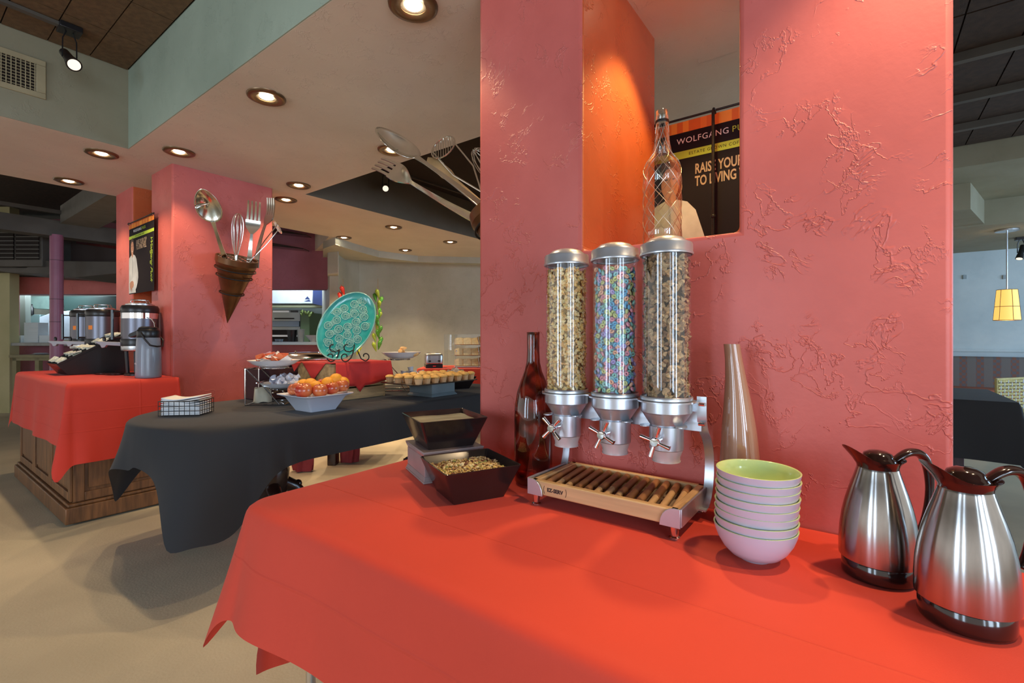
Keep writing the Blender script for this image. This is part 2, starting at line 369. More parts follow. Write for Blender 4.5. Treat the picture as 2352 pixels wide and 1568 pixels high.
# ------------------------------------------------------------------ downlights
trimm = mat('bronze_trim_ring', (.22,.13,.07), .3, .8, var=.1)
def spot(parent, loc, power, size=100, blend=.6, col=WARM, rad=.03, aimp=None):
    d = bpy.data.lights.new('downlight_lamp', 'SPOT'); d.energy = power; d.spot_size = math.radians(size); d.spot_blend = blend; d.color = col; d.shadow_soft_size = rad
    o = bpy.data.objects.new('lamp_light', d); COL.objects.link(o); o.parent = parent; o.location = loc
    if aimp is not None: o.rotation_euler = Vector(aimp).to_track_quat('-Z', 'Y').to_euler()
    return o
ring = G().lathe([(.052,.004),(.050,-.006),(.085,-.012),(.098,-.006),(.100,.004)], 28, cap0=False, cap1=False)
cone = G().lathe([(.052,.004),(.036,.045),(.03,.05)], 24, cap0=False, cap1=True)
bulb = G().lathe([(.001,-.004),(.02,-.003),(.034,.004),(.036,.02)], 20, cap0=False, cap1=True)
rme, cme, bme = ring.mesh('trim_ring'), cone.mesh('reflector'), bulb.mesh('bulb')
for me_, mm in ((rme, trimm), (cme, M_['chrome']), (bme, M_['lamp'])):
    me_.materials.append(mm); me_.shade_smooth()
def downlight(p, label, power=14, size=105, glow=False):
    t = thing('downlight', label, 'ceiling light', (p.x, p.y, CZ), group='recessed ceiling downlights')
    for nm, me_ in (('trim_ring', rme), ('bulb', bme)):
        o = bpy.data.objects.new(nm, me_); COL.objects.link(o); o.parent = t; o.location = (0,0,-.002 if nm == 'trim_ring' else -.008)
    spot(t, (0,0,-.03), power, size); return t
dl = [((949,12),'large recessed downlight at the top of the picture, nearest the viewer',9),
      ((612,222),'recessed downlight between the grey soffit edge and the big spoon',12),
      ((411,348),'recessed downlight just above the red pillar corner',11),
      ((233,352),'recessed downlight under the grey soffit corner at left',14),
      ((158,415),'leftmost recessed downlight beside the dark duct area',14),
      ((900,344),'recessed downlight between the big spoon and fork',18),
      ((686,425),'recessed downlight beside the tip of the dark raised bay',18),
      ((657,458),'recessed downlight just right of the red pillar top edge',14),
      ((790,545),'brightest recessed lamp with a flare above the turquoise platter',60),
      ((904,521),'far recessed downlight right of the flaring lamp',24),
      ((931,574),'far recessed downlight close to the curved grey wall',30),
      ((1034,555),'far recessed downlight closest to the near pillar',26)]
for (q, lab, pw) in dl:
    downlight(Pz(q[0], q[1], CZ), lab, pw*1.8)
# the lamp in the ceiling of the niche and a row over the buffet, out of the frame
t = thing('downlight', 'recessed downlight in the ceiling of the wall niche', 'ceiling light', (1.615*K, .478*K, CZ), group='recessed ceiling downlights')
for nm, me_ in (('trim_ring', rme), ('bulb', bme)):
    o = bpy.data.objects.new(nm, me_); COL.objects.link(o); o.parent = t; o.location = (0,0,-.002)
spot(t, (0,0,-.03), 28, 92, .45, (1,.74,.28))
for k, (x, y, pw) in enumerate(((1.20, -.30, 46), (.85, -.95, 40))):
    downlight(Vector((x, y, CZ)), ['recessed downlight above the steel carafes','recessed downlight over the right end of the red cloth'][k], pw)
# ================================================================== CLOTHS
def outline(x0, x1, y0, y1, r, n=10):
    """rounded rectangle, counter-clockwise; r may be (rx, ry) per corner"""
    rs = r if isinstance(r, list) else [r]*4
    rs = [q if isinstance(q, tuple) else (q, q) for q in rs]
    pts = []
    for (cx, cy, a), (rx, ry) in zip(((x1,y0,-PI/2),(x1,y1,0),(x0,y1,PI/2),(x0,y0,PI)), rs):
        ccx = cx-rx if cx == x1 else cx+rx; ccy = cy-ry if cy == y1 else cy+ry
        for i in range(n+1):
            t = a+PI/2*i/n; pts.append((ccx+rx*math.cos(t), ccy+ry*math.sin(t)))
    return pts
def densify(pts, step):
    out = []
    for i, p in enumerate(pts):
        q = pts[(i+1) % len(pts)]; L = math.dist(p, q)
        if L < 1e-6: continue
        k = max(1, int(math.ceil(L/step)))
        out += [(p[0]+(q[0]-p[0])*j/k, p[1]+(q[1]-p[1])*j/k) for j in range(k)]
    return out
def drape(out, rect, ztop, flare=.10, amp=.05, freq=9, seed=1, step=.035, round_=.02, rows=14, hem=.0, minz=.01, extra=None, droop=None):
    """a cloth of size rect=(x0,x1,y0,y1) lying on the table outline and hanging down all round; returns a G"""
    P = densify(out, step); n = len(P); x0, x1, y0, y1 = rect
    cx = sum(p[0] for p in P)/n; cy = sum(p[1] for p in P)/n
    per = [0]
    for i in range(n): per.append(per[-1]+math.dist(P[i], P[(i+1) % n]))
    tot = per[-1]; vs = []; nr = []
    for i in range(n):
        a, b = P[i-1], P[(i+1) % n]; tx, ty = b[0]-a[0], b[1]-a[1]; l = math.hypot(tx, ty); nr.append((ty/l, -tx/l))
    # top rings
    for s in (0.0, .35, .7, .93):
        for p in P: vs.append((cx+(p[0]-cx)*s, cy+(p[1]-cy)*s, ztop))
    for i, p in enumerate(P):
        nx, ny = nr[i]; vs.append((p[0]-nx*round_*.5, p[1]-ny*round_*.5, ztop))
    base = len(vs)//n
    # blend normals near corners so that the spare cloth at a corner has somewhere to go
    for j in range(1, rows+1):
        t = j/rows
        for i, p in enumerate(P):
            nx, ny = nr[i]
            # overhang available in this direction
            tx = ((x1-p[0])/nx if nx > 1e-6 else (x0-p[0])/nx if nx < -1e-6 else 1e9)
            ty = ((y1-p[1])/ny if ny > 1e-6 else (y0-p[1])/ny if ny < -1e-6 else 1e9)
            L = min(tx, ty); lx = abs((x1 if nx > 0 else x0)-p[0]); ly = abs((y1 if ny > 0 else y0)-p[1])
            c = min(abs(nx), abs(ny))*1.414
            if droop: L += droop(p, nx, ny)
            L = max(.02, L)*t
            s = per[i]/tot*2*PI
            wv = math.sin(freq*s+seed)*.6 + math.sin(freq*1.73*s+seed*2.1)*.4
            drop = max(0, L-round_*.6)
            fx = flare*(1+1.6*c)
            off = fx*L + amp*wv*(drop**1.2)*1.6/(.3+drop)*.5 + min(1, L/round_)*round_*.35
            if extra: off += extra(p, nx, ny, t, s)*L
            z = ztop - math.sqrt(max(0, L*L-(min(off, L*.8))**2)) if L > round_ else ztop - L*.5
            vs.append((p[0]+nx*off, p[1]+ny*off, max(minz, z)))
    fs = []
    R = len(vs)//n
    for j in range(R-1):
        for i in range(n):
            k = (i+1) % n; fs.append((j*n+i, j*n+k, (j+1)*n+k, (j+1)*n+i))
    g = G().add(vs, fs); g.f = [f for f in g.f]; return g
def clothcreases(name, col, rough, seed, lines):
    """cloth paint with soft pressed fold lines as relief (lines: (axis, position, width))"""
    m = mat(name, col, rough, var=.06, vscale=2.5, sheen=.06); nt = m.node_tree; L = nt.links; b = nt.nodes['Principled BSDF']
    tc = N(nt, 'TexCoord'); sp = N(nt, 'SeparateXYZ'); L.new(tc.outputs['Object'], sp.inputs[0]); prev = None
    for ax, pos, wd in lines:
        s = N(nt, 'Math', operation='SUBTRACT'); L.new(sp.outputs[ax], s.inputs[0]); s.inputs[1].default_value = pos
        a = N(nt, 'Math', operation='ABSOLUTE'); L.new(s.outputs[0], a.inputs[0])
        r = N(nt, 'MapRange'); r.interpolation_type = 'SMOOTHSTEP'; r.inputs[1].default_value = 0; r.inputs[2].default_value = wd; r.inputs[3].default_value = 1; r.inputs[4].default_value = 0; L.new(a.outputs[0], r.inputs[0])
        if prev is None: prev = r.outputs[0]
        else:
            q = N(nt, 'Math', operation='ADD'); L.new(prev, q.inputs[0]); L.new(r.outputs[0], q.inputs[1]); prev = q.outputs[0]
    nz = N(nt, 'TexNoise'); nz.inputs['Scale'].default_value = 4; nz.inputs['Detail'].default_value = 3; L.new(tc.outputs['Object'], nz.inputs[0])
    nf = N(nt, 'TexNoise'); nf.inputs['Scale'].default_value = 700; L.new(tc.outputs['Object'], nf.inputs[0])
    q = N(nt, 'Math', operation='MULTIPLY_ADD'); L.new(nz.outputs[0], q.inputs[0]); q.inputs[1].default_value = 1.6
    if prev is not None: L.new(prev, q.inputs[2])
    q2 = N(nt, 'Math', operation='MULTIPLY_ADD'); L.new(nf.outputs[0], q2.inputs[0]); q2.inputs[1].default_value = .12; L.new(q.outputs[0], q2.inputs[2])
    bp = N(nt, 'Bump'); bp.inputs['Strength'].default_value = .35; bp.inputs['Distance'].default_value = .005; L.new(q2.outputs[0], bp.inputs['Height']); L.new(bp.outputs[0], b.inputs['Normal'])
    return m
# ------------------------------------------------------------------ near buffet table and its red cloth
bx0, bx1, by0, by1 = .598*K, 1.288*K, -.48*K, 1.348*K
tb = thing('folding_table', 'folding buffet table hidden under the big red cloth', 'table', ((bx0+bx1)/2, (by0+by1)/2, 0))
G().prism(outline(bx0+.03, bx1-.03, by0+.03, by1-.03, .05), TZ-.035, TZ-.006).build('tabletop', M_['white'], tb, world=True)
for yy in (by0+.22, by1-.24):
    for xx in (bx0+.07, bx1-.07):
        G().cyl((xx, yy, 0.0), (xx, yy, TZ-.035), .013, 14).build('leg', M_['chrome'], tb, world=True)
    G().cyl((bx0+.07, yy, .30), (bx1-.07, yy, .30), .010, 12).build('stretcher', M_['chrome'], tb, world=True)
mc = clothcreases('red_cloth_near', (.70,.052,.022), .72, 3, [(0, .87, .005), (2, .585, .006)])
def nearfold(p, nx, ny, t, s):
    return .10*math.exp(-((p[1]-1.30)/.12)**2) if nx < -.3 else 0
g = drape(outline(bx0, bx1, by0, by1, [.02, .05, .075, .05], 12), (bx0-.30, bx1+.006, by0-.2, by1+.32), TZ, flare=.12, amp=.055, freq=7, seed=2.2, step=.025, round_=.028, rows=18, extra=nearfold)
o = g.build('tablecloth', mc, smooth=60)
tag(o, 'big red cloth on the nearest buffet table under the cereal dispenser', 'tablecloth')
o.modifiers.new('s', 'SUBSURF').levels = 1; o.modifiers['s'].render_levels = 1
# lower layer of the cloth tucked at the far end
def tuck(u, v):
    x = .74+.30*u; y = by1+.03+.03*math.sin(u*9)+.03*v; z = TZ-.06-(.58+.05*math.sin(u*5+1))*v*(.82+.18*u); return (x+.03*math.sin(v*5), y, z)
G().grid(tuck, 26, 16).build('tucked_fold', M_['redcloth'], o, smooth=60)

# ================================================================== CEREAL DISPENSER
silver = mat('satin_silver_plastic', (.56,.60,.66), .30, .75, var=.03)
beech = mat('beech_wood', (.66,.42,.20), .45, var=.22, vscale=3, stretch=(4,.8,14), bump=.05, bscale=60, coat=.2)
dowelm = mat('worn_brown_dowel', (.36,.17,.07), .45, var=.3, vscale=6)
clear = thin_glass('clear_acrylic', (.96,.97,.97), .10)
D = thing('cereal_dispenser', 'triple cereal dispenser with clear tubes over a slatted wooden tray', 'dispenser', (1.155*K, .518*K, TZ)); D.scale = (K,K,K)
TY = (.149, .004, -.130)
# tray
fr = D
G().b2((-.113,-.196,.030), (-.095,.196,.066)).build('front_rail', beech, fr, bevel=.003)
G().b2((.098,-.196,.030), (.112,.196,.066)).build('back_rail', beech, fr, bevel=.003)
for sy in (-1, 1):
    G().b2((-.113, sy*.184-.009, .030), (.112, sy*.184+.009, .066)).build('side_rail', beech, fr, bevel=.003)
G().b2((-.098,-.178,.031), (.10,.178,.036)).build('tray_floor', mat('tray_base_grey', (.34,.25,.18), .4, var=.1), fr, bevel=0)
NS = 13
for i in range(NS):
    y = -.166+.332*i/(NS-1); g = G().cyl((-.100, y-.012, .055), (.102, y+.012, .055), .0078, 12)
    sl_ = g.build('dowel_slat', beech, fr); f0 = (.04,.03,-.03,-.090,-.092,-.060,-.035,-.055,-.085,-.088,-.060,-.050,-.095)[i]; tt = (f0+.100)/.202; G().cyl((f0, y-.012+.024*tt, .055), (.096, y+.0113, .055), .0089, 12).build('brown_sleeve', dowelm, sl_)
# metal side plates with the rounded front clips, and curved arms
def arm(sy):
    y = sy*.200; g = G()
    prof = [(-.115,.030),(-.115,.070),(-.09,.070),(.10,.068),(.112,.062),(.112,.030)]
    g.prism(prof, y-.0025, y+.0025, 'y'); 
    for k, (a, b) in enumerate((( -.1175, 0), )):
        qp = [(y-sy*.046, .028), (y, .028), (y, .070), (y-sy*.014, .070)] + [(y-sy*(.014+.032*math.sin(t)), .070-.040*(1-math.cos(t))) for t in (.3,.6,.9,1.2,1.5)]
        g.prism(qp, -.1185, -.1145, 'x')
    g.build('side_plate', silver, D, bevel=.001)
    pr = [(.02,.030),(.055,.034),(.085,.062),(.098,.105),(.096,.15),(.075,.188),(.045,.215),(.030,.245),(.028,.300)]
    pts = []
    for i in range(len(pr)-1):
        for j in range(5):
            t = j/5; p0 = pr[max(i-1,0)]; p1 = pr[i]; p2 = pr[i+1]; p3 = pr[min(i+2,len(pr)-1)]
            pts.append(tuple(.5*((2*p1[c])+(-p0[c]+p2[c])*t+(2*p0[c]-5*p1[c]+4*p2[c]-p3[c])*t*t+(-p0[c]+3*p1[c]-3*p2[c]+p3[c])*t**3) for c in (0,1)))
    pts.append(pr[-1])
    vs = []; 
    for i, (x, z) in enumerate(pts):
        a = pts[max(i-1,0)]; b = pts[min(i+1,len(pts)-1)]; l = math.dist(a,b); nx, nz = (b[1]-a[1])/l*.0018, -(b[0]-a[0])/l*.0018
        for (dx, dy) in ((1,-1),(1,1),(-1,1),(-1,-1)): vs.append((x+nx*dx, y+sy*.006+dy*.011, z+nz*dx))
    n = len(pts); fs = [(3,2,1,0), tuple(4*(n-1)+q for q in range(4))] + [(4*i+q, 4*i+(q+1)%4, 4*i+4+(q+1)%4, 4*i+4+q) for i in range(n-1) for q in range(4)]
    G().add(vs, fs).build('support_arm', silver, D, smooth=40)
for sy in (-1, 1): arm(sy)
for sx in (-.102, .098):
    for sy in (-.182, .182):
        G().lathe([(.0125,.0),(.0125,.003),(.0085,.006),(.0105,.031)], 18).build('foot', M_['chrome'], D, loc=(sx, sy, 0))
G().b2((.030,-.205,.215),(.034,.205,.290)).build('back_plate', silver, D, bevel=.001)
for z in (.235, .282):
    G().cyl((.022,-.214,z),(.022,-.200,z),.0045,10).build('bolt', M_['chrome'], D)
# holder plate linking the three cups
sh = []
plate = G()
NP = 96
def plate_r(y):  # half-width of the plate along y
    return max(max(math.sqrt(max(0, .0685**2-(y-c)**2)) for c in TY), .018)
ys = [-.2 + .42*i/NP for i in range(NP+1)]
ys = [max(-.199, min(.218, y)) for y in ys]
ring_pts = [(-plate_r(y), y) for y in ys] + [(plate_r(y)*.6, y) for y in reversed(ys)]
cl = []
for p in ring_pts:
    if not cl or math.dist(cl[-1], p) > 1e-4: cl.append(p)
plate.prism(cl, .286, .2895); plate.build('holder_plate', silver, D, smooth=20)
def shell(rings_r, z0, z1, n, fn): pass
def tubeset(idx, y):
    lid = G().lathe([(.0595,.640),(.0625,.640),(.0635,.644),(.0615,.647),(.0615,.664),(.0600,.668),(.051,.670),(.0495,.673),(.043,.678),(.040,.681),(.026,.6855),(.001,.687)], 48, cap0=False, cap1=False)
    lid.build('lid', silver, D, loc=(0,y,0), smooth=50)
    G().lathe([(.0578,.296),(.0578,.642)], 48, cap0=False, cap1=False).build('tube', clear, D, loc=(0,y,0))
    G().lathe([(.0585,.290),(.0615,.291),(.0620,.297),(.0600,.300),(.0580,.300)], 48, cap0=False, cap1=False).build('tube_collar', silver, D, loc=(0,y,0), smooth=50)
    G().lathe([(.0595,.286),(.0600,.262),(.058,.259),(.057,.2585),(.038,.229),(.0405,.227),(.0405,.172),(.039,.170)], 40, cap0=False, cap1=False).build('hopper', silver, D, loc=(0,y,0), smooth=30)
    G().lathe([(.039,.170),(.0325,.153),(.0325,.143),(.0335,.143),(.0335,.141),(.031,.141)], 36, cap0=False, cap1=False).build('spout', mat('frosted_spout', (.62,.58,.58), .3, .2, var=.05), D, loc=(0,y,0), smooth=30)
    for s in (-1, 1):
        G().lathe([(.016,0),(.016,.0025)], 16, sx=1.3, sy=.8).build('lock_tab', silver, D, loc=(-.022, y+s*.043, .228-.002*s))
    # cross handle
    H = G().lathe([(.0095,.0),(.0115,.004),(.0115,.012),(.009,.016),(.001,.0165)], 20, Matrix.Translation((-.056-.014,0,0)) @ Matrix.Rotation(-PI/2, 4, 'Y'), cap0=True)
    H.cyl((-.036,0,0), (-.072,0,0), .0055, 12)
    kn = H.build('knob', M_['chrome'], D, loc=(0, y, .2))
    a0 = (.78, .42, .28)[idx]
    for q in range(4):
        a = a0+q*PI/2; c, s_ = math.cos(a), math.sin(a)
        G().cyl((-.077, .006*c, .006*s_), (-.079, .036*c, .036*s_), .0038, 12, r1=.0056).build('knob_arm', M_['chrome'], kn)
for i, y in enumerate(TY): tubeset(i, y)
# lettering plate on the tray
RF = Matrix.Translation((-.1134, .118, .047)) @ Matrix(((0,0,-1,0),(-1,0,0,0),(0,1,0,0),(0,0,0,1)))
ink = mat('dark_print', (.03,.012,.01), .5)
txt('EZ-SERV', .0130, ink, 'tray_lettering', D, RF, .0002, bold=.0006, label='dark EZ-SERV lettering')
for s in (-1, 1):
    pts = [(-.1135, .118+s*(.031+.003*math.sin(t*3)), .047+.010*(t-.5)*2+s*-.001) for t in (0,.25,.5,.75,1)]
    G().tube(pts, .0006, 5).build('print_mark', ink, D)
# ------------------------------------------------------------------ cereals
def world_of(p): return WM(D) @ Vector(p)
def flakes(name, y, mats, size, count, seed, z0, z1, label, curl=.35, core=None, rad=.0555):
    R = random.Random(seed); g = G()
    for i in range(count):
        a = R.random()*2*PI; z = z0+(z1-z0)*R.random(); r = rad-size*.27-R.random()*.005
        M = Matrix.Translation((r*math.cos(a), r*math.sin(a), z)) @ Matrix.Rotation(a, 4, 'Z') @ Matrix.Rotation(R.uniform(-.6,.6), 4, 'Z') @ Matrix.Rotation(PI/2+R.uniform(-.65,.65), 4, 'Y') @ Matrix.Rotation(R.uniform(-PI,PI), 4, 'Z')
        s = size*R.uniform(.6,1.15); k = 8; ph = R.random()*6; cu = curl*s*R.uniform(.3,1)
        vs = [(0,0,cu*.6)]
        for q in range(k):
            t = 2*PI*q/k; rr = s*.5*(.88+.2*R.random()); vs.append((rr*math.cos(t), rr*math.sin(t)*.8, -cu*math.cos(2*t+ph)))
        g.add(vs, [(0, q+1, (q+1)%k+1) for q in range(k)], R.randrange(len(mats)), M)
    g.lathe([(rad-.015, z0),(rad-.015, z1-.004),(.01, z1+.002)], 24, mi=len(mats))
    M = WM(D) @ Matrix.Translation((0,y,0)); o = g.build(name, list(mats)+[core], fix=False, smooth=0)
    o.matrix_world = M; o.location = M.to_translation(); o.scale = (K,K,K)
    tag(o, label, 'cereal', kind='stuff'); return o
cornm = [mat('corn_flake_%s' % n, c, .6, var=.15) for n, c in (('gold',(.86,.58,.18)),('pale',(.90,.72,.36)),('toast',(.74,.44,.14)),('straw',(.84,.66,.30)))]
branm = [mat('bran_flake_%s' % n, c, .7, var=.25, vscale=200) for n, c in (('brown',(.38,.24,.11)),('tan',(.52,.36,.18)),('dark',(.24,.145,.07)))]
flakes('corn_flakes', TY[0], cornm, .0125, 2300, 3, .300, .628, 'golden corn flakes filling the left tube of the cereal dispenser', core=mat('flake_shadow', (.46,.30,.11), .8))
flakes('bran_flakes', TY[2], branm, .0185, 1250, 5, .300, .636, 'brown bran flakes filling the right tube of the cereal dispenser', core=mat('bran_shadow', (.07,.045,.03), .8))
lc = [mat('loop_%s' % n, c, .6) for n, c in (('blue',(.16,.50,.76)),('teal',(.28,.64,.58)),('lilac',(.44,.40,.76)),('pink',(.82,.36,.44)),('lime',(.62,.70,.30)),('peach',(.88,.50,.34)),('aqua',(.26,.60,.68)))]
R = random.Random(11); g = G(); placed = []
rr = .0555
for tries in range(9000):
    a = R.random()*2*PI; z = R.uniform(.304, .618); r = rr-.0062-R.random()*.007
    p = Vector((r*math.cos(a), r*math.sin(a), z))
    if any((p-q).length < .0098 for q in placed if abs(q.z-z) < .012): continue
    placed.append(p)
    M = Matrix.Translation(p) @ Matrix.Rotation(a, 4, 'Z') @ Matrix.Rotation(PI/2+R.uniform(-.8,.8), 4, 'Y') @ Matrix.Rotation(R.uniform(-.8,.8), 4, 'X')
    g.torus(.0043, .0029, 10, 6, M, R.randrange(7))
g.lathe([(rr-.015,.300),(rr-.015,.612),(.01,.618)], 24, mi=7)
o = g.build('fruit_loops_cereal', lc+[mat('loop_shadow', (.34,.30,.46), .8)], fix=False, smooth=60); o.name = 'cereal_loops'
M = WM(D) @ Matrix.Translation((0,TY[1],0)); o.location = M.to_translation(); o.scale = (K,K,K)
tag(o, 'pastel coloured ring cereal filling the middle tube of the dispenser', 'cereal', kind='stuff')

# ================================================================== BOWL STACK
bo = mat('pale_lilac_melamine', (.54,.54,.66), .28, var=.02, coat=.3)
bi = mat('green_glaze', (.42,.60,.32), .15, col2=(.56,.66,.28), vscale=9, coat=.5)
bowl = G()
h, rm = .0720, .0825
outp = [(.030,0),(.031,.0035),(.034,.0045),(.050,.0115),(.063,.025),(.074,.044),(.0798,.060),(rm,h)]
inp = [(rm-.0015,h+.001),(rm-.0042,h-.001),(.0750,.056),(.069,.041),(.060,.026),(.044,.013),(.02,.0075),(.0005,.007)]
n1 = len(outp); bowl.lathe(outp, 48, cap0=True, cap1=False); bowl.lathe([outp[-1]]+inp, 48, cap0=False, cap1=False, mi=1)
bme_ = bowl.mesh('bowl'); bme_.materials.append(bo); bme_.materials.append(bi); bme_.shade_smooth()
bc = Vector((1.052*K, .176*K, TZ+.0008)); sp_ = .01665
names8 = ['bottom lilac bowl of the stack, standing on the red cloth', 'second lilac bowl from the bottom of the stack', 'third lilac bowl from the bottom of the stack', 'fourth lilac bowl from the bottom of the stack', 'fourth lilac bowl down from the top of the stack', 'third lilac bowl down from the top of the stack', 'lilac bowl directly beneath the topmost bowl of the stack', 'topmost lilac bowl of the stack, its green inside showing']
rb = random.Random(4); zz = 0
for i in range(8):
    o = bpy.data.objects.new('bowl', bme_); COL.objects.link(o)
    tl = (.0, .0, -.03, .01, .0, .01, -.01, .01)[i]
    o.location = bc + Vector(((rb.random()-.5)*.002 + i*.0003, (rb.random()-.5)*.002 - i*.0008, zz)); o.rotation_euler = (tl, .0, rb.random()*6)
    zz += (.0175,.0150,.0175,.0175,.0175,.0160,.0165,0)[i]*1.02
    tag(o, names8[i], 'bowl', 'stack of lilac and green bowls')

# ================================================================== CARAFES
css = mat('brushed_carafe_steel', (.44,.43,.42), .20, 1, var=.10, vscale=1, stretch=(90,90,.6))
nt = css.node_tree; b = nt.nodes['Principled BSDF']; b.inputs['Anisotropic'].default_value = .8; b.inputs['Anisotropic Rotation'].default_value = .25
tg = N(nt, 'Tangent'); tg.direction_type = 'RADIAL'; tg.axis = 'Z'; nt.links.new(tg.outputs[0], b.inputs['Tangent'])
cbk = mat('glossy_black_brown_plastic', (.020,.008,.007), .12, var=.1, coat=.5)
def carafe(x, y, label, ang, s=1.0):
    t = thing('carafe', label, 'carafe', (x, y, TZ+.0008), ang, 'steel carafes'); t.scale = (s, s, s)
    G().lathe([(.058,0),(.0615,.002),(.0625,.005),(.0622,.034),(.0600,.037)], 56).build('base', cbk, t, smooth=50)
    G().lathe([(.0625,.0355),(.0668,.0375),(.0672,.043),(.0672,.065),(.0655,.095),(.0620,.123),(.0565,.150),(.0492,.177),(.0420,.200),(.0365,.219),(.0350,.226),(.033,.228)], 64, cap0=False).build('body', css, t, smooth=60)
    # collar with pouring lip (local +x) and drip lip at the back
    n = 56; prof = [(.0355,.222,0),(.0365,.228,.0),(.0395,.238,.35),(.0440,.250,1.0),(.0425,.250,1.0),(.0370,.238,.35),(.034,.230,0)]
    vs = []
    for r, z, k in prof:
        for i in range(n):
            a = 2*PI*i/n; f = max(0, math.cos(a)); lip = f**5; bk = max(0, -math.cos(a))**4
            rr_ = r + k*(lip*.026 + bk*.006); zz_ = z + k*(lip*.020 - .010*(1-lip) + bk*.002)
            vs.append((rr_*math.cos(a), rr_*math.sin(a)*(1-.12*k*lip), zz_))
    m_ = len(prof); fs = [(j*n+i, j*n+(i+1)%n, ((j+1)%m_)*n+(i+1)%n, ((j+1)%m_)*n+i) for j in range(m_-1) for i in range(n)]
    G().add(vs, fs).build('pouring_collar', cbk, t, smooth=60)
    G().lathe([(.033,.229),(.033,.237),(.028,.243),(.026,.246),(.024,.252),(.014,.257),(.0005,.2585)], 40, cap0=True, cap1=False).build('lid', cbk, t, smooth=60)
    pts = [(-.036,0,.236),(-.050,0,.246),(-.066,0,.253),(-.084,0,.252),(-.098,0,.240),(-.106,0,.218),(-.109,0,.190),(-.108,0,.160),(-.103,0,.128),(-.096,0,.104),(-.089,0,.090)]
    sm = []
    for i in range(len(pts)-1):
        for q in range(4):
            u = q/4; P0, P1, P2, P3 = (Vector(pts[max(0,min(len(pts)-1,i+d))]) for d in (-1,0,1,2))
            sm.append(.5*((2*P1)+(-P0+P2)*u+(2*P0-5*P1+4*P2-P3)*u*u+(-P0+3*P1-3*P2+P3)*u**3))
    sm.append(Vector(pts[-1])); nn = len(sm)
    rad = [.0085+.003*math.sin(PI*min(1, i/nn*1.6)) for i in range(nn)]; rad[-1] = .005
    g = G(); g.tube(sm, rad, 14, flat=.72)
    g.build('handle', cbk, t, smooth=60)
    return t
carafe(1.012*K, -.126*K, 'steel carafe nearest the viewer at the right edge of the red cloth', math.atan2(.803, -.596)-.05)
carafe(1.110*K, -.020*K, 'steel carafe standing behind the nearer one, against the pink wall', math.atan2(.803, -.596)+.02, .97)

# ================================================================== SQUARE BOWLS ON THE LEFT
bkw = mat('black_melamine', (.018,.012,.012), .22, var=.3, vscale=6, coat=.3)
def square_bowl(cx, cy, z, s, hh, b_, rot, label, group=None):
    t = thing('square_bowl', label, 'bowl', (cx, cy, z), rot, group)
    g = G(); th = .005
    def ring(w, zz_, r=.006, n=3):
        pts = outline(-w/2, w/2, -w/2, w/2, min(r, w/3), n); return [(p[0], p[1], zz_) for p in pts]
    rings = [ring(b_, 0), ring(s, hh, .010), ring(s-.005, hh+.0015, .009), ring(s-.010, hh-.001, .008), ring(b_-.008+.01, .008, .006)]
    L = len(rings[0]); vs = [p for r_ in rings for p in r_]; fs = [tuple(reversed(range(L))), tuple(range(4*L, 5*L))]
    for j in range(4): fs += [(j*L+i, j*L+(i+1)%L, (j+1)*L+(i+1)%L, (j+1)*L+i) for i in range(L)]
    g.add(vs, fs); g.build('body', bkw, t, smooth=50); return t
rot = math.atan2(-.4307, .9027)
sb1 = square_bowl(1.012*K, .902*K, TZ+.0008, .222*K, .091*K, .150*K, rot, 'black square bowl of granola standing on the red cloth', 'black square bowls')
RX, RY = 1.118*K, 1.108*K; RH = .095*K
sb2 = square_bowl(RX, RY, TZ+RH+.0018, .222*K, .091*K, .150*K, rot, 'black square bowl of yogurt raised on a frosted glass block', 'black square bowls')
gblock = mat('frosted_glass_block', (.62,.50,.50), .25, var=.1, trans=.45, ior=1.2, coat=.3)
rt = thing('glass_riser', 'small frosted glass riser block under the yogurt bowl', 'riser', (RX, RY, TZ+.0008), rot)
s = .2*K
g = G(); g.frust(0, s, s, .006, s, s); g.frust(.006, s*.985, s*.985, .02, s*.94, s*.94); g.frust(.02, s*.94, s*.94, RH-.02, s*.94, s*.94); g.frust(RH-.02, s*.94, s*.94, RH-.004, s, s); g.frust(RH-.004, s, s, RH, s, s)
g.build('block', gblock, rt, bevel=.002)
# yogurt
yg = mat('yogurt', (.60,.62,.46), .3, var=.05, bump=.3, bscale=20, coat=.3)
g = G(); wy = (.150+.072*.84)*K-.011
g.grid(lambda u, v: ((u-.5)*wy, (v-.5)*wy, .0765*K+.0012*math.sin(u*9+v*5)+.001*math.sin(v*17)), 16, 16)
o = g.build('yogurt', yg, loc=(RX, RY, TZ+RH+.0018), rot=(0,0,rot), smooth=60); tag(o, 'pale yogurt filling the raised black square bowl', 'yogurt', kind='stuff')
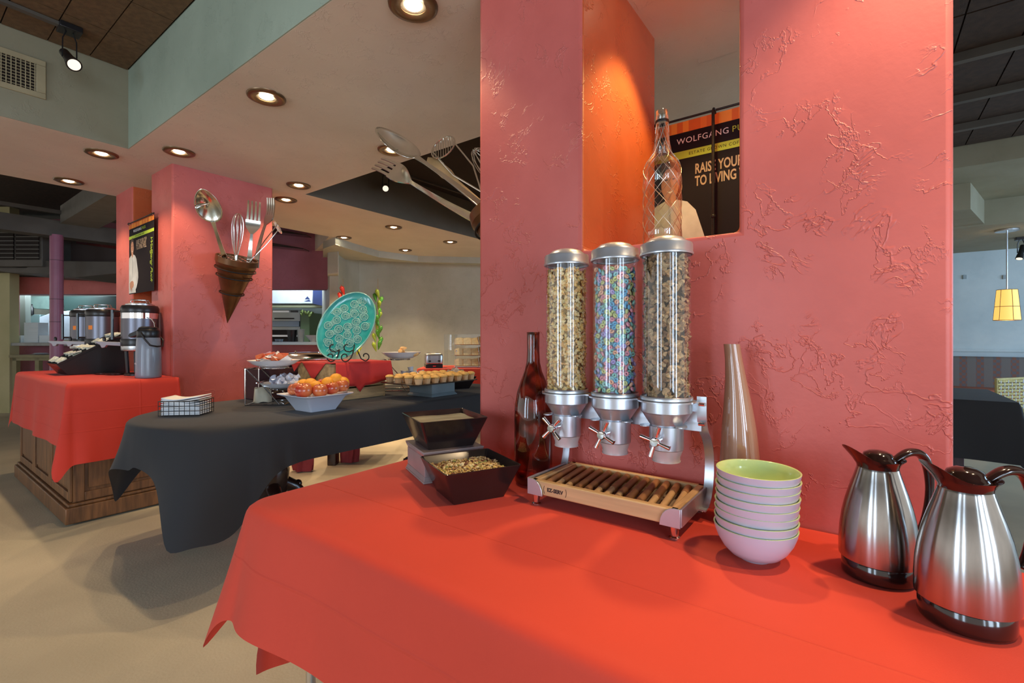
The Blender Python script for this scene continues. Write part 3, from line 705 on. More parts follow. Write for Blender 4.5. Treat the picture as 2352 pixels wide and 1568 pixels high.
# granola heap
R = random.Random(9); g = G()
gm = [mat('granola_%s' % n, c, .6, var=.2, vscale=100) for n, c in (('oat',(.62,.44,.20)),('nut',(.38,.20,.09)),('pale',(.80,.68,.42)),('seed',(.34,.42,.14)),('raisin',(.16,.05,.03)),('gold',(.66,.50,.16)))]
wg = (.150+.072*.80)*K-.022
def gz(x, y): return .070*K + .016*math.exp(-((x+.01)**2+(y)**2)/.004) + .004*math.sin(x*70)*math.sin(y*60)
g.grid(lambda u, v: ((u-.5)*wg, (v-.5)*wg, gz((u-.5)*wg, (v-.5)*wg)-.004), 14, 14)
for i in range(1500):
    x = R.uniform(-.5,.5)*wg; y = R.uniform(-.5,.5)*wg; z = gz(x, y)+R.uniform(-.003,.003)
    M = Matrix.Translation((x, y, z)) @ Matrix.Rotation(R.uniform(0,6), 4, 'Z') @ Matrix.Rotation(R.uniform(-.7,.7), 4, 'X')
    k = R.random(); a = R.uniform(.0022,.0048)
    if k < .75: g.sph((0,0,0), a, 6, 4, (1.3, R.uniform(.6,1), R.uniform(.4,.8)), M, R.choice((0,0,0,1,2,2,5)))
    elif k < .88: g.box((0,0,0), (a*3.2, a*1.1, a*.7), M, R.choice((1,2,4)))
    else: g.sph((0,0,0), a*1.2, 6, 4, (1.6, .8, .35), M, R.choice((3,3,4)))
o = g.build('granola', gm, loc=(1.012*K, .902*K, TZ+.0008), rot=(0,0,rot), fix=False, smooth=40); tag(o, 'granola with nuts and seeds heaped in the front black bowl', 'granola', kind='stuff')

# ================================================================== VASES AND BOTTLES
def swirl_glass(name, c0, c1, tw):
    m = bpy.data.materials.new(name); m.use_nodes = True; nt = m.node_tree; nt.nodes.clear(); L = nt.links
    out = N(nt, 'OutputMaterial'); tr = N(nt, 'BsdfTransparent'); gl = N(nt, 'BsdfGlossy'); gl.inputs['Roughness'].default_value = .03
    tc = N(nt, 'TexCoord'); sp = N(nt, 'SeparateXYZ'); L.new(tc.outputs['Object'], sp.inputs[0])
    at = N(nt, 'Math', operation='ARCTAN2'); L.new(sp.outputs[1], at.inputs[0]); L.new(sp.outputs[0], at.inputs[1])
    ma = N(nt, 'Math', operation='MULTIPLY_ADD'); ma.inputs[1].default_value = tw; L.new(sp.outputs[2], ma.inputs[0]); L.new(at.outputs[0], ma.inputs[2])
    nz = N(nt, 'TexNoise'); nz.inputs['Scale'].default_value = 9; L.new(tc.outputs['Object'], nz.inputs[0])
    m2 = N(nt, 'Math', operation='MULTIPLY_ADD'); m2.inputs[1].default_value = 2.2; L.new(nz.outputs[0], m2.inputs[0]); L.new(ma.outputs[0], m2.inputs[2])
    m3 = N(nt, 'Math', operation='MULTIPLY'); m3.inputs[1].default_value = 3; L.new(m2.outputs[0], m3.inputs[0])
    si = N(nt, 'Math', operation='SINE'); L.new(m3.outputs[0], si.inputs[0])
    rp = N(nt, 'ValToRGB'); e = rp.color_ramp.elements; e[0].position = .35; e[0].color = (*c0, 1); e[1].position = .95; e[1].color = (*c1, 1); L.new(si.outputs[0], rp.inputs[0])
    mr = N(nt, 'MapRange'); mr.inputs[1].default_value = -1; mr.inputs[2].default_value = 1; L.new(si.outputs[0], mr.inputs[0]); L.new(mr.outputs[0], rp.inputs[0])
    L.new(rp.outputs[0], tr.inputs[0]); df = N(nt, 'BsdfDiffuse'); df.inputs[0].default_value = (.16,.03,.012,1)
    mx0 = N(nt, 'MixShader'); mx0.inputs[0].default_value = .14; L.new(tr.outputs[0], mx0.inputs[1]); L.new(df.outputs[0], mx0.inputs[2])
    lw = N(nt, 'LayerWeight'); lw.inputs[0].default_value = .3; q = N(nt, 'MapRange'); q.inputs[3].default_value = .05; q.inputs[4].default_value = .5; L.new(lw.outputs['Facing'], q.inputs[0])
    mx = N(nt, 'MixShader'); L.new(q.outputs[0], mx.inputs[0]); L.new(mx0.outputs[0], mx.inputs[1]); L.new(gl.outputs[0], mx.inputs[2]); L.new(mx.outputs[0], out.inputs[0])
    return m
ag = swirl_glass('amber_swirl_glass', (.74,.36,.25), (.20,.06,.05), 26)
H = .457
prof = [(.0005,.004),(.050,.004),(.0555,.010),(.0570,.03),(.0575,.19),(.0560,.235),(.0490,.275),(.038,.31),(.027,.338),(.0205,.365),(.0185,.40),(.0190,H-.008),(.0200,H),(.0175,H),(.0165,H-.01)]
o = G().lathe([(r*K, z*K) for r, z in prof], 44, cap0=False, cap1=False).build('glass_bottle', ag, smooth=60, loc=(1.195*K, .806*K, TZ+.0008))
tag(o, 'tall amber swirled glass bottle left of the cereal dispenser', 'bottle')
pk = mat('brown_pink_glass', (.34,.18,.11), .08, var=.05, coat=.6, alpha=1, spec=.6)
VX, VY = 1.225*K, .236*K
H = (1.185-.76)*K; pr = [(0,.030),(.02,.040),(.06,.0445),(.14,.044),(.22,.0385),(.29,.0300),(.34,.0235),(.39,.0190),(.425,.0180)]
n = 36; vs = []; prr = []
def vr(z):
    for (a, ra), (b_, rb_) in zip(pr, pr[1:]):
        if a <= z <= b_: return ra+(rb_-ra)*(z-a)/(b_-a)
    return pr[-1][1]
zs = [.425*i/30 for i in range(31)]
cen = lambda z: (-(z/.425)**3*.020*.596, (z/.425)**3*.020*.803)
for z in zs:
    cx_, cy_ = cen(z); r = vr(z)
    for i in range(n): a = 2*PI*i/n; vs.append(((cx_+r*math.cos(a))*K, (cy_+r*math.sin(a))*K, z*K))
for z, dr in ((.425, -.0035), (.41, -.004), (.36, -.003)):
    cx_, cy_ = cen(z); r = vr(z)+dr
    for i in range(n): a = 2*PI*i/n; vs.append(((cx_+r*math.cos(a))*K, (cy_+r*math.sin(a))*K, z*K))
R_ = len(vs)//n; fs = [tuple(reversed(range(n)))] + [(j*n+i, j*n+(i+1)%n, (j+1)*n+(i+1)%n, (j+1)*n+i) for j in range(R_-1) for i in range(n)]
o = G().add(vs, fs).build('bud_vase', pk, smooth=60, loc=(VX, VY, TZ+.0008)); tag(o, 'tall brownish pink glass vase with a bent neck behind the bowls', 'vase')
# clear netted bottle on the sill
bX, bY, bz = 1.52, .524, NZ+.0012
t = thing('netted_bottle', 'clear glass bottle in a wire net on the sill of the wall niche', 'bottle', (bX, bY, bz))
cg = thin_glass('clear_bottle_glass', (.93,.95,.93), .16)
bp_ = [(.0005,.004),(.050,.003),(.0585,.010),(.0590,.05),(.0590,.232),(.0575,.252),(.050,.272),(.038,.288),(.029,.302),(.0235,.325),(.0200,.36),(.0185,.405),(.0195,.408),(.0195,.420),(.0180,.424),(.0185,.438),(.0165,.440),(.0155,.43)]
G().lathe(bp_, 44, cap0=False, cap1=False).build('glass', cg, t, smooth=60)
def brad(z):
    q = bp_[2:13]
    for (ra, a), (rb_, b_) in zip(q, q[1:]):
        if a <= z <= b_: return ra+(rb_-ra)*(z-a)/(b_-a)
    return q[-1][0]
net = G(); NW = 8
wire = mat('silver_net_wire', (.62,.55,.45), .3, .9)
for s in (-1, 1):
    for k_ in range(NW):
        pts = []
        for i in range(45):
            z = .012+.385*i/44; turn = z/.034*(2*PI/NW); r = brad(z)+.0012
            pts.append((r*math.cos(s*turn*.5*1.2+2*PI*k_/NW), r*math.sin(s*turn*.5*1.2+2*PI*k_/NW), z))
        net.tube(pts, .0008, 4)
o = net.build('wire_net', wire, t, smooth=60); 
G().lathe([(.0215,.398),(.0225,.402),(.0215,.407)], 24, cap0=False, cap1=False).build('neck_band', M_['iron'], t)

# ================================================================== BANNERS
def banner(name, label, x, yl, yr, zt, zb, mirror=False, stand=True):
    """printed cloth banner in the plane x; its left edge (seen from -x) is at yl"""
    W = yl-yr; Hh = zt-zb
    t = thing('hanging_banner', label, 'banner', (x, (yl+yr)/2, zb))
    def Bm(): return WM(t).inverted() @ Matrix.Translation((x, yl, zt)) @ Matrix(((0,0,-1,0),(-1,0,0,0),(0,1,0,0),(0,0,0,1)))
    B = Bm()   # local: x right 0..W, y up 0..-H, z towards the viewer
    def flat(nm, poly, z, m, **kw): return G().prism([(a*W, -b*Hh) for a, b in poly], z-.0004, z+.0002, 'z', B).build(nm, m, t, smooth=0, **kw)
    flat('banner_cloth', [(0,0),(1,0),(1,1),(0,1)], -.001, bm_black)
    n = 26; rs = random.Random(3)
    for i in range(n):
        flat('orange_stripe', [(i/n,0),((i+1)/n,0),((i+1)/n,.062),(i/n,.062)], .0004, bm_or[rs.randrange(3)])
    flat('green_band', [(0,.168),(1,.168),(1,.212),(0,.212)], .0004, bm_gr)
    T_ = lambda u, v: B @ Matrix.Translation((u*W, -v*Hh, .0008))
    sz = W*.0545
    txt('WOLFGANG', sz, bm_wh, 'lettering', t, B @ Matrix.Translation(((.19)*W, -.112*Hh, .0008)), .0002, spacing=1.1, center=False, label='white WOLFGANG lettering')
    txt('PUCK', sz, bm_gr, 'lettering', t, B @ Matrix.Translation(((.19)*W+sz*6.4, -.112*Hh, .0008)), .0002, spacing=1.1, center=False, label='green PUCK lettering')
    txt('ESTATE GROWN COFFEE', sz*.50, bm_black, 'lettering', t, T_(.27,.190), .0002, spacing=1.2, center=False, label='dark line ESTATE GROWN COFFEE on the green band')
    txt('RAISE YOUR CUP', W*.092, bm_tan, 'lettering', t, B @ Matrix.Translation((.31*W, -.288*Hh, .0008)), .0002, sx=.58, bold=.0014, center=False, label='tan RAISE YOUR CUP lettering')
    txt('TO LIVING WELL', W*.092, bm_tan, 'lettering', t, B @ Matrix.Translation((.31*W, -.358*Hh, .0008)), .0002, sx=.58, bold=.0014, center=False, label='tan TO LIVING WELL lettering')
    txt('Wolfgang Puck', W*.11, bm_gr, 'signature', t, T_(.91,.56) @ Matrix.Rotation(-PI/2, 4, 'Z'), .0002, shear=.5, spacing=.95, sx=.95, label='green handwritten signature')
    # printed figure of a man in a white chef coat, arms crossed
    mv = lambda P: [(a-.02, b-.095*(1-max(0, (b-.55)/.45))) if a > .02 else (0, b-.095*(1-max(0, (b-.55)/.45))) for a, b in P]
    coat = [(0,.99),(0,.60),(.03,.57),(.10,.545),(.14,.53),(.17,.56),(.21,.535),(.28,.555),(.335,.60),(.37,.68),(.405,.76),(.41,.82),(.38,.88),(.34,.93),(.30,.955),(.31,.99)]
    flat('printed_coat', mv(coat), .0004, bm_coat)
    flat('printed_neck', mv([(.125,.49),(.205,.49),(.205,.54),(.17,.575),(.13,.54)]), .0007, bm_skin)
    face = [(.165+.062*math.cos(a), .435-.092*math.sin(a)*(1.0 if math.sin(a) > 0 else 1.05)) for a in [2*PI*i/22 for i in range(22)]]
    flat('printed_face', mv(face), .0010, bm_skin)
    hair = [(.098,.43),(.095,.38),(.105,.335),(.135,.305),(.17,.297),(.205,.308),(.228,.34),(.232,.39),(.226,.43),(.222,.385),(.208,.355),(.165,.345),(.125,.355),(.110,.385),(.106,.43)]
    flat('printed_hair', mv(hair), .0013, bm_hair)
    for ex in (.140, .190): flat('printed_eye', mv([(ex-.012,.412),(ex,.407),(ex+.012,.412),(ex,.417)]), .0013, bm_black)
    flat('printed_mouth', mv([(.140,.478),(.165,.484),(.192,.476),(.166,.494)]), .0013, bm_wh)
    flat('printed_nose', mv([(.163,.418),(.176,.455),(.158,.457)]), .0012, bm_skin2)
    flat('printed_lapel', mv([(.150,.56),(.162,.565),(.185,.72),(.175,.80),(.165,.72)]), .0007, bm_fold)
    flat('printed_sleeve', mv([(.02,.86),(.12,.835),(.24,.80),(.33,.74),(.345,.80),(.31,.88),(.24,.915),(.10,.93),(.02,.93)]), .0008, bm_coat2)
    flat('printed_hand', mv([(.06,.87),(.10,.85),(.17,.845),(.22,.86),(.235,.90),(.20,.925),(.16,.93),(.15,.965),(.135,.93),(.12,.975),(.108,.935),(.09,.96),(.083,.92),(.065,.93)]), .0012, bm_skin)
    # rod, hooks
    G().cyl((x-.004, yl+.012, zt+.012), (x-.004, yr-.012, zt+.012), .005, 10).build('hanging_rod', M_['iron'], t, world=True)
    for yy in (yl-.04*W, yr+.04*W): G().torus(.011, .002, 16, 6, Matrix.Translation((x-.004, yy, zt+.008)) @ Matrix.Rotation(PI/2, 4, 'X')).build('hook', M_['iron'], t, world=True)
    return t
bm_black = mat('banner_black', (.016,.012,.016), .8, spec=.15); bm_or = [mat('banner_orange_%d' % i, c, .6) for i, c in enumerate(((.80,.22,.02),(.86,.32,.03),(.70,.15,.01)))]
bm_gr = mat('banner_green', (.42,.58,.04), .6); bm_wh = mat('banner_white', (.85,.85,.85), .6); bm_tan = mat('banner_tan', (.42,.30,.20), .6)
bm_coat = mat('banner_coat_print', (.66,.68,.68), .6, var=.2, vscale=9); bm_coat2 = mat('banner_sleeve_print', (.74,.76,.76), .6, var=.15, vscale=9); bm_skin = mat('banner_skin_print', (.55,.27,.17), .6, var=.1); bm_skin2 = mat('banner_nose_print', (.42,.19,.11), .6)
bm_hair = mat('banner_hair_print', (.06,.035,.025), .6); bm_fold = mat('banner_fold_print', (.40,.43,.45), .6)
b1 = banner('banner', 'black coffee banner seen through the wall niche behind the bottle', 2.03*K, .755*K, .135*K, 2.18, 1.39)
# tall black hook stand in front of it
p = Px(1638, 255, 1.985*K)
st = thing('banner_stand', 'tall black iron rod with a hooked top in front of the niche banner', 'stand', (p.x, p.y, 0))
G().cyl((p.x, p.y, .012), (p.x, p.y, p.z), .0065, 10).build('pole', M_['iron'], st, world=True)
G().torus(.016, .005, 12, 8, Matrix.Translation((p.x+.016, p.y, p.z)) @ Matrix.Rotation(PI/2, 4, 'X'), a0=0, a1=PI).build('hook', M_['iron'], st, world=True)
G().lathe([(.03,0),(.03,.01),(.012,.016),(.009,.03)], 28).build('base', M_['iron'], st)
G().sph((p.x, p.y, 1.72), .011, 10, 8).build('collar', M_['iron'], st, world=True)
b2 = banner('banner', 'black coffee banner hung on the far red pillar above the coffee urns', QX0-.03, 4.785*K, 4.214*K, EYE+.91*K, EYE+.352*K)
# ================================================================== BLACK BUFFET TABLE
BZ = .76
kx0, kx1, ky0, ky1 = .81, 3.5, 2.47, 3.62
bt = thing('pedestal_table', 'long buffet table on a carved dark wood pedestal under black cloth', 'table', (1.5, 3.03, 0))
ol = outline(kx0, kx1, ky0, ky1, [.05, .05, (.62, .575), (.62, .575)], 16)
G().prism(outline(kx0+.03, kx1-.03, ky0+.03, ky1-.03, [.05, .05, (.59, .545), (.59, .545)], 16), BZ-.045, BZ-.008).build('tabletop', M_['darkwood'], bt, world=True)
def pedestal(cx):
    G().lathe([(.09,.16),(.10,.20),(.105,.25),(.115,.30),(.12,.36),(.10,.43),(.07,.48),(.06,.52),(.085,.56),(.09,.60),(.14,.70),(.14,.72)], 32, Matrix.Translation((cx-1.5,0,0))).build('pedestal', M_['darkwood'], bt, smooth=60)
    for k in range(4):
        a = PI*.93 + k*PI/2
        M = Matrix.Translation((cx-1.5,0,0)) @ Matrix.Rotation(a, 4, 'Z')
        pr = [(.05,.27,.045),(.10,.265,.045),(.15,.23,.042),(.19,.18,.038),(.24,.125,.036),(.30,.085,.034),(.36,.060,.034),(.41,.040,.036),(.445,.033,.032),(.465,.045,.022),(.468,.065,.012)]
        g = G(); g.tube([(x, 0, z) for x, z, r in pr], [r for x, z, r in pr], 12, M=M, flat=1.0)
        ft = g.build('foot', M_['darkwood'], bt, smooth=60)
        g = G().sph((.175,0,.245), .026, 14, 8, M=M); g.torus(.028,.008,20,8, M @ Matrix.Translation((.225,0,.17)) @ Matrix.Rotation(PI/2, 4, 'X')); g.build('scroll_carving', M_['darkwood'], ft, smooth=60)
pedestal(1.5); pedestal(2.9)
def kfold(p, nx, ny, t, s):
    return (.10*math.sin(s*11+.5)*t if nx < -.15 else 0) + (.22*math.exp(-((p[0]-1.25)/.10)**2)*t*(1 if ny < -.5 else 0))
g = drape(ol, (kx0-.24, kx1+.26, ky0-.225, ky1+.22), BZ, flare=.12, amp=.10, freq=8, seed=.7, step=.03, round_=.03, rows=18, extra=kfold, droop=lambda p, nx, ny: .17*math.exp(-((p[0]-1.10)/.10)**2)*(ny < -.3) - .07*math.exp(-((p[0]-.88)/.07)**2)*(ny < -.1))
o = g.build('tablecloth', clothcreases('black_cloth_folds', (.017,.019,.024), .8, 4, [(0, 1.9, .008)]), smooth=60)
o.modifiers.new('s', 'SUBSURF').levels = 1; o.modifiers['s'].render_levels = 1
tag(o, 'black cloth with hanging corners over the long rounded buffet table', 'tablecloth')

# ------------------------------------------------------------------ napkin basket
nb = Vector((.949, 3.152, 0)); nd = Vector((1.0985-.949, 2.996-3.152, 0)); na = math.atan2(nd.y, nd.x); LW, LD, LH = .216, .155, .085
t = thing('napkin_basket', 'black wire basket holding white napkins at the end of the black table', 'basket', (nb.x, nb.y, BZ+.001), na)
g = G(); wr = .0017
for z in (.004, LH*.36, LH*.68, LH):
    g.tube([(0,0,z),(LW,0,z),(LW,LD,z),(0,LD,z)], wr if z < LH else wr*1.5, 6, closed=True)
g.build('wire_hoops', M_['iron'], t)
g = G()
for i in range(9):
    x = LW*i/8
    for y in (0, LD): g.cyl((x,y,.004),(x,y,LH),wr,6)
    g.cyl((x,0,.004),(x,LD,.004),wr,6)
for i in range(1, 6):
    y = LD*i/6
    for x in (0, LW): g.cyl((x,y,.004),(x,y,LH),wr,6)
g.build('wire_uprights', M_['iron'], t)
def napkin(i, n):
    def f(u, v):
        z = .008+ .088*i/n*1.0
        return ((u-.5)*.198, (v-.5)*.138, .0025*math.sin(u*7+i)*(i/n) + (.012*(u-.4)**2*4*(i/n)**3))
    gg = G().grid(f, 10, 6); return gg
for i in range(10):
    o = napkin(i, 9).build('napkin', M_['white'], smooth=60, solid=.006)
    R0 = Matrix.Translation((nb.x, nb.y, 0)) @ Matrix.Rotation(na, 4, 'Z'); q = R0 @ Vector((LW/2, LD/2+.002, 0))
    o.location = (q.x, q.y, BZ+.011+.0092*i); o.rotation_euler = (0,0,na+.02*math.sin(i*2.1))
    tag(o, ('uppermost folded white napkin, its corner lifting, in the wire basket' if i == 9 else 'folded white napkin, %s from the bottom in the wire basket' % ORD[i]), 'napkin', 'napkins in the wire basket')

# ------------------------------------------------------------------ tiered plate stands
def bowlplate(rx, ry, h):
    g = G(); pr = [(.001,0),(.35,0),(.55,.08),(.80,.45),(1.0,1.0),(1.01,1.02),(.985,1.0),(.80,.52),(.55,.18),(.30,.10),(.001,.10)]
    g.lathe([(r, z*h) for r, z in pr], 40, Matrix.Diagonal((rx, ry, 1, 1)), cap0=False, cap1=False); return g
def tier_stand(p, rot, label, z1, z2, up, low, s=1.0):
    t = thing('tiered_stand', label, 'plate stand', (p[0], p[1], BZ+.001), rot)
    r = .0045
    for sy in (-.11, .11):
        g = G(); g.tube([(-.14,sy,r),(.10,sy,r),(.075,sy,.02)], r, 8); g.build('base_wire', M_['chrome'], t)
        G().tube([(-.14,sy,r),(-.14,sy,z1)], r, 8).build('upright', M_['chrome'], t)
        G().tube([(-.135,sy,z1),(-.02,sy,z2+.02),(.07,sy,r)], r, 8).build('slanted_upright', M_['chrome'], t)
    for (x, z) in ((-.14,z1),(-.14,r),(.03,.35*z1),(.10,r),(-.07,.62*z1)):
        G().tube([(x,-.11,z),(x,.11,z)], r, 8).build('cross_wire', M_['chrome'], t)
    for (x, z, rr) in ((up[0], z1+.004, .09),(low[0], z2+.004, .085)):
        G().torus(rr, r, 28, 8, Matrix.Translation((x,0,z))).build('plate_ring', M_['chrome'], t)
    return t
S1 = (1.62, 3.20); r1_ = VIEWROT+.12
ts = tier_stand(S1, r1_, 'chrome tiered wire stand with two white plates near the fruit bowl', .235, .095, (0,), (.06,))
def loc2(S_, r_, x, y): c, s = math.cos(r_), math.sin(r_); return (S_[0]+c*x-s*y, S_[1]+s*x+c*y)
pu = loc2(S1, r1_, 0, 0); pl = loc2(S1, r1_, .075, -.04)
def plate(name, x, y, z, rx, ry, h, label, rot=0):
    o = bowlplate(rx, ry, h).build(name, M_['gloss'], smooth=60, loc=(x, y, z), rot=(0,0,rot)); tag(o, label, 'plate'); return o
plate('plate', pu[0], pu[1], BZ+.246, .165, .15, .045, 'upper white plate of the left stand, heaped with orange and white packets')
plate('plate', pl[0], pl[1], BZ+.106, .150, .14, .038, 'lower white plate of the left stand, filled with creamer cups')
# packets
orp = mat('orange_foil', (.80,.16,.05), .3, col2=(.82,.30,.16), vscale=60); whp = mat('white_foil', (.78,.80,.84), .3, var=.15, vscale=50)
def pack_mesh(w, l, mt, seed):
    R = random.Random(seed); ph = R.random()*5
    g = G(); f = lambda s: (lambda u, v: ((u-.5)*w, (v-.5)*l, s*.0055*math.sin(PI*u)*math.sin(PI*min(1,max(0,(v-.06)/.88))) + .004*math.sin(u*5+ph)*math.cos(v*4+ph)))
    g.grid(f(1), 6, 6); g.grid(f(-1), 6, 6); me = g.mesh('sachet'); me.materials.append(mt); me.shade_smooth(); return me
pm = [pack_mesh(.05, .075, orp, 1), pack_mesh(.05, .075, whp, 2), pack_mesh(.045, .07, orp, 3)]
R = random.Random(21)
for i in range(34):
    a = R.random()*2*PI; r = .125*math.sqrt(R.random()); lay = i/34
    o = bpy.data.objects.new('sachet', pm[R.choice((0,0,1,2,1))]); COL.objects.link(o)
    rr = r*(1-.45*lay)
    o.location = (pu[0]+rr*math.cos(a), pu[1]+rr*math.sin(a), BZ+.262+.03*(rr/.125)**2+.062*lay); o.rotation_euler = (R.uniform(-.7,.7), R.uniform(-.7,.7), R.uniform(0,6))
    isw = o.data is pm[1]
    tag(o, 'white foil sachet in the heap on the upper plate of the left stand' if isw else 'orange foil sachet in the heap on the upper plate of the left stand', 'sachet', 'white sachets on the upper plate' if isw else 'orange sachets on the upper plate')
cupm = mat('creamer_cup', (.62,.68,.82), .35, var=.05); foilm = mat('creamer_foil', (.55,.60,.75), .3, .3, var=.2, vscale=80)
g = G(); g.lathe([(.0100,0),(.0140,.019),(.017,.0195)], 14, cap1=False); g.lathe([(.017,.0195),(.017,.0202)], 14, mi=1, cap0=False); cme2 = g.mesh('creamer_cup'); cme2.materials.append(cupm); cme2.materials.append(foilm)
for i in range(44):
    a = R.random()*2*PI; r = .115*math.sqrt(R.random()); lay = i/44
    rr = r*(1-.4*lay); o = bpy.data.objects.new('creamer_cup', cme2); COL.objects.link(o)
    o.location = (pl[0]+rr*math.cos(a), pl[1]+rr*math.sin(a), BZ+.124+.022*(rr/.115)**2+.055*lay); o.rotation_euler = (R.uniform(-1.2,1.2), R.uniform(-1.2,1.2), R.uniform(0,6))
    tag(o, 'small sealed creamer cup heaped on the lower plate of the left stand', 'creamer', 'creamer cups on the lower plate of the left stand')
# paper bag behind the stand
g = G(); g.grid(lambda u, v: (math.cos(u*2*PI)*.06*(1-.1*v), math.sin(u*2*PI)*.04*(1-.6*v)+.004*math.sin(u*30), .10*v+.006*math.sin(u*20)), 24, 6)
o = g.build('paper_bag', mat('cream_paper', (.66,.58,.42), .6, var=.15), loc=(1.60, 3.315, BZ+.001), smooth=60); tag(o, 'crumpled cream paper bag behind the left tiered stand', 'bag')

# dark riser with the chafing dish
mar = mat('maroon_cloth', (.045,.012,.015), .8, var=.2)
o = G().b2((1.60, 3.37, BZ+.001), (2.30, 3.60, .985)).build('draped_riser', mar, bevel=.008); tag(o, 'dark maroon draped riser under the chafing dish', 'riser')
ch = thing('chafing_dish', 'oval chrome chafing dish with a hinged lid behind the wooden crate', 'chafing dish', (2.02, 3.48, .987), -.12)
E = Matrix.Diagonal((1.0, .52, 1, 1))
G().lathe([(.235,0),(.262,.02),(.268,.045),(.275,.047),(.275,.052),(.262,.052)], 48, E, cap1=False).build('water_pan', M_['chrome'], ch, smooth=50)
G().lathe([(.270,.053),(.262,.062),(.235,.080),(.18,.095),(.10,.103),(.001,.105)], 48, E, cap0=False, cap1=False).build('lid', M_['chrome'], ch, smooth=60)
g = G(); g.tube([(.06,-.06,.096),(.065,-.07,.122),(.165,-.07,.118),(.16,-.06,.090)], .004, 8); g.build('lid_handle', M_['chrome'], ch)
G().lathe([(.006,.10),(.012,.112),(.006,.118)], 14, Matrix.Translation((-.09,0,0))).build('lid_knob', M_['chrome'], ch)

# ------------------------------------------------------------------ crate, red topper, platter on easel
cr = thing('wooden_crate', 'pale pine crate under the red topper cloth behind the fruit', 'crate', (2.09, 3.13, BZ+.001)); CX0, CX1, CY0, CY1, CH = 1.86, 2.33, 2.93, 3.33, .262
for x in (CX0, CX1-.016):
    G().b2((x, CY0, BZ+.001), (x+.016, CY1, BZ+CH)).build('end_panel', M_['crate'], cr, world=True, bevel=.002)
for y in (CY0, CY1-.01):
    for k in range(3):
        z0 = BZ+.004+k*.088; G().b2((CX0+.0162, y, z0), (CX1-.0162, y+.010, z0+.078)).build('slat', M_['crate'], cr, world=True, bevel=.002)
G().lathe([(.001,0),(.014,0),(.014,.001),(.001,.001)], 16, Matrix.Translation((CX0-.0006, CY0+.13, BZ+.062)) @ Matrix.Rotation(PI/2, 4, 'Y') @ Matrix.Diagonal((1.5,1,1,1)), cap0=False, cap1=False).build('wood_knot', M_['darkwood'], cr, world=True)
G().b2((CX0+.017, CY0+.011, BZ+.001), (CX1-.017, CY1-.011, BZ+.010)).build('bottom_board', M_['crate'], cr, world=True)
zt = BZ+CH+.004
g = G()
nu = 40
def skirt(u, v):      # long front side, bottom edge uneven with a hanging tip
    x = CX0+.045+u*(CX1+.05-CX0-.045)
    d = .150+.02*math.sin(u*4) - (.06*max(0, .12-u)/.12) + .045*max(0, 1-abs(u-.40)/.07)
    x2 = x+ .02*v*(u-.3); return (x2, CY0-.006-.014*v-.008*v*math.sin(u*13), zt-d*v)
g.grid(skirt, nu, 8)
g.grid(lambda u, v: (CX0-.004+u*(CX1+.05-CX0+.004), CY0-.006+v*(CY1-CY0+.012), zt+.0012*math.sin(u*11)*math.sin(v*7)), 24, 12)
def tip(u, v):        # triangular corner over the end panel
    y = CY0+.02+u*.32; w = .5+(u-.5)*(1-v); yy = CY0+.035+.30*w; return (CX0-.006-.004*v, yy, zt-.125*v)
g.grid(tip, 12, 8)
def tipb(u, v): w = .5+(u-.5)*(1-v); return (CX0-.01-.01*v, CY1-.06+.15*w, zt-.07*v)
g.grid(tipb, 8, 6)
g.grid(lambda u, v: (CX1+.046+.010*v, CY0-.006+u*(CY1-CY0), zt-.14*v), 12, 6)
o = g.build('topper_cloth', clothcreases('red_topper', (.62,.030,.025), .75, 5, []), smooth=60, solid=.0025, fix=False); tag(o, 'red cloth folded over the wooden crate beneath the turquoise platter', 'cloth')
PC = Pd(797, 748, 3.42); FX = Matrix.Translation(PC) @ Matrix.Rotation(VIEWROT, 4, 'Z') @ Matrix.Rotation(math.radians(-14), 4, 'X') @ Matrix.Rotation(math.radians(10), 4, 'Z') @ Matrix.Rotation(math.radians(25), 4, 'Y')
# local frame: x across, z up the platter, -y towards the viewer
pt = thing('oval_platter', 'large turquoise oval platter with raised medallions on an iron easel', 'platter', tuple(PC)); pt.rotation_euler = FX.to_euler()
turq = mat('turquoise_glaze', (.02,.30,.28), .18, col2=(.06,.42,.38), vscale=9, coat=.6); rimm = mat('pale_turquoise_glaze', (.26,.52,.45), .2, var=.15, vscale=20, coat=.5)
PA, PB = .175, .262
def plm(r, z): return (r, z)
pr = [(.001,.0),(.80,.0),(.93,-.008),(1.0,-.020),(1.012,-.018),(1.0,-.012),(.93,.004),(.80,.012),(.001,.012)]
RY = Matrix.Rotation(PI/2, 4, 'X') @ Matrix.Diagonal((PA, PB, -1, 1))
G().lathe([(r, z) for r, z in pr], 64, Matrix.Rotation(PI/2, 4, 'X') @ Matrix.Diagonal((PA, PB, 1, 1)) @ Matrix.Scale(-1, 4, (0,0,1)), cap0=False, cap1=False).build('dish', turq, pt, smooth=60)
G().tube([(PA*1.005*math.cos(a), -.020+.0, PB*1.005*math.sin(a)) for a in [2*PI*i/64 for i in range(64)]], .0045, 8, closed=True).build('rim', rimm, pt, smooth=60)
g = G()
Mx = Matrix.Rotation(PI/2, 4, 'X'); g.torus(.021, .0028, 20, 6, Mx); g.torus(.013, .0018, 16, 5, Mx)
for k in range(6): g.sph((.007*math.cos(k*PI/3), -.001, .007*math.sin(k*PI/3)), .0034, 6, 4)
med = g.mesh('medallion'); med.materials.append(rimm); med.shade_smooth()
R = random.Random(8); cnt = 0
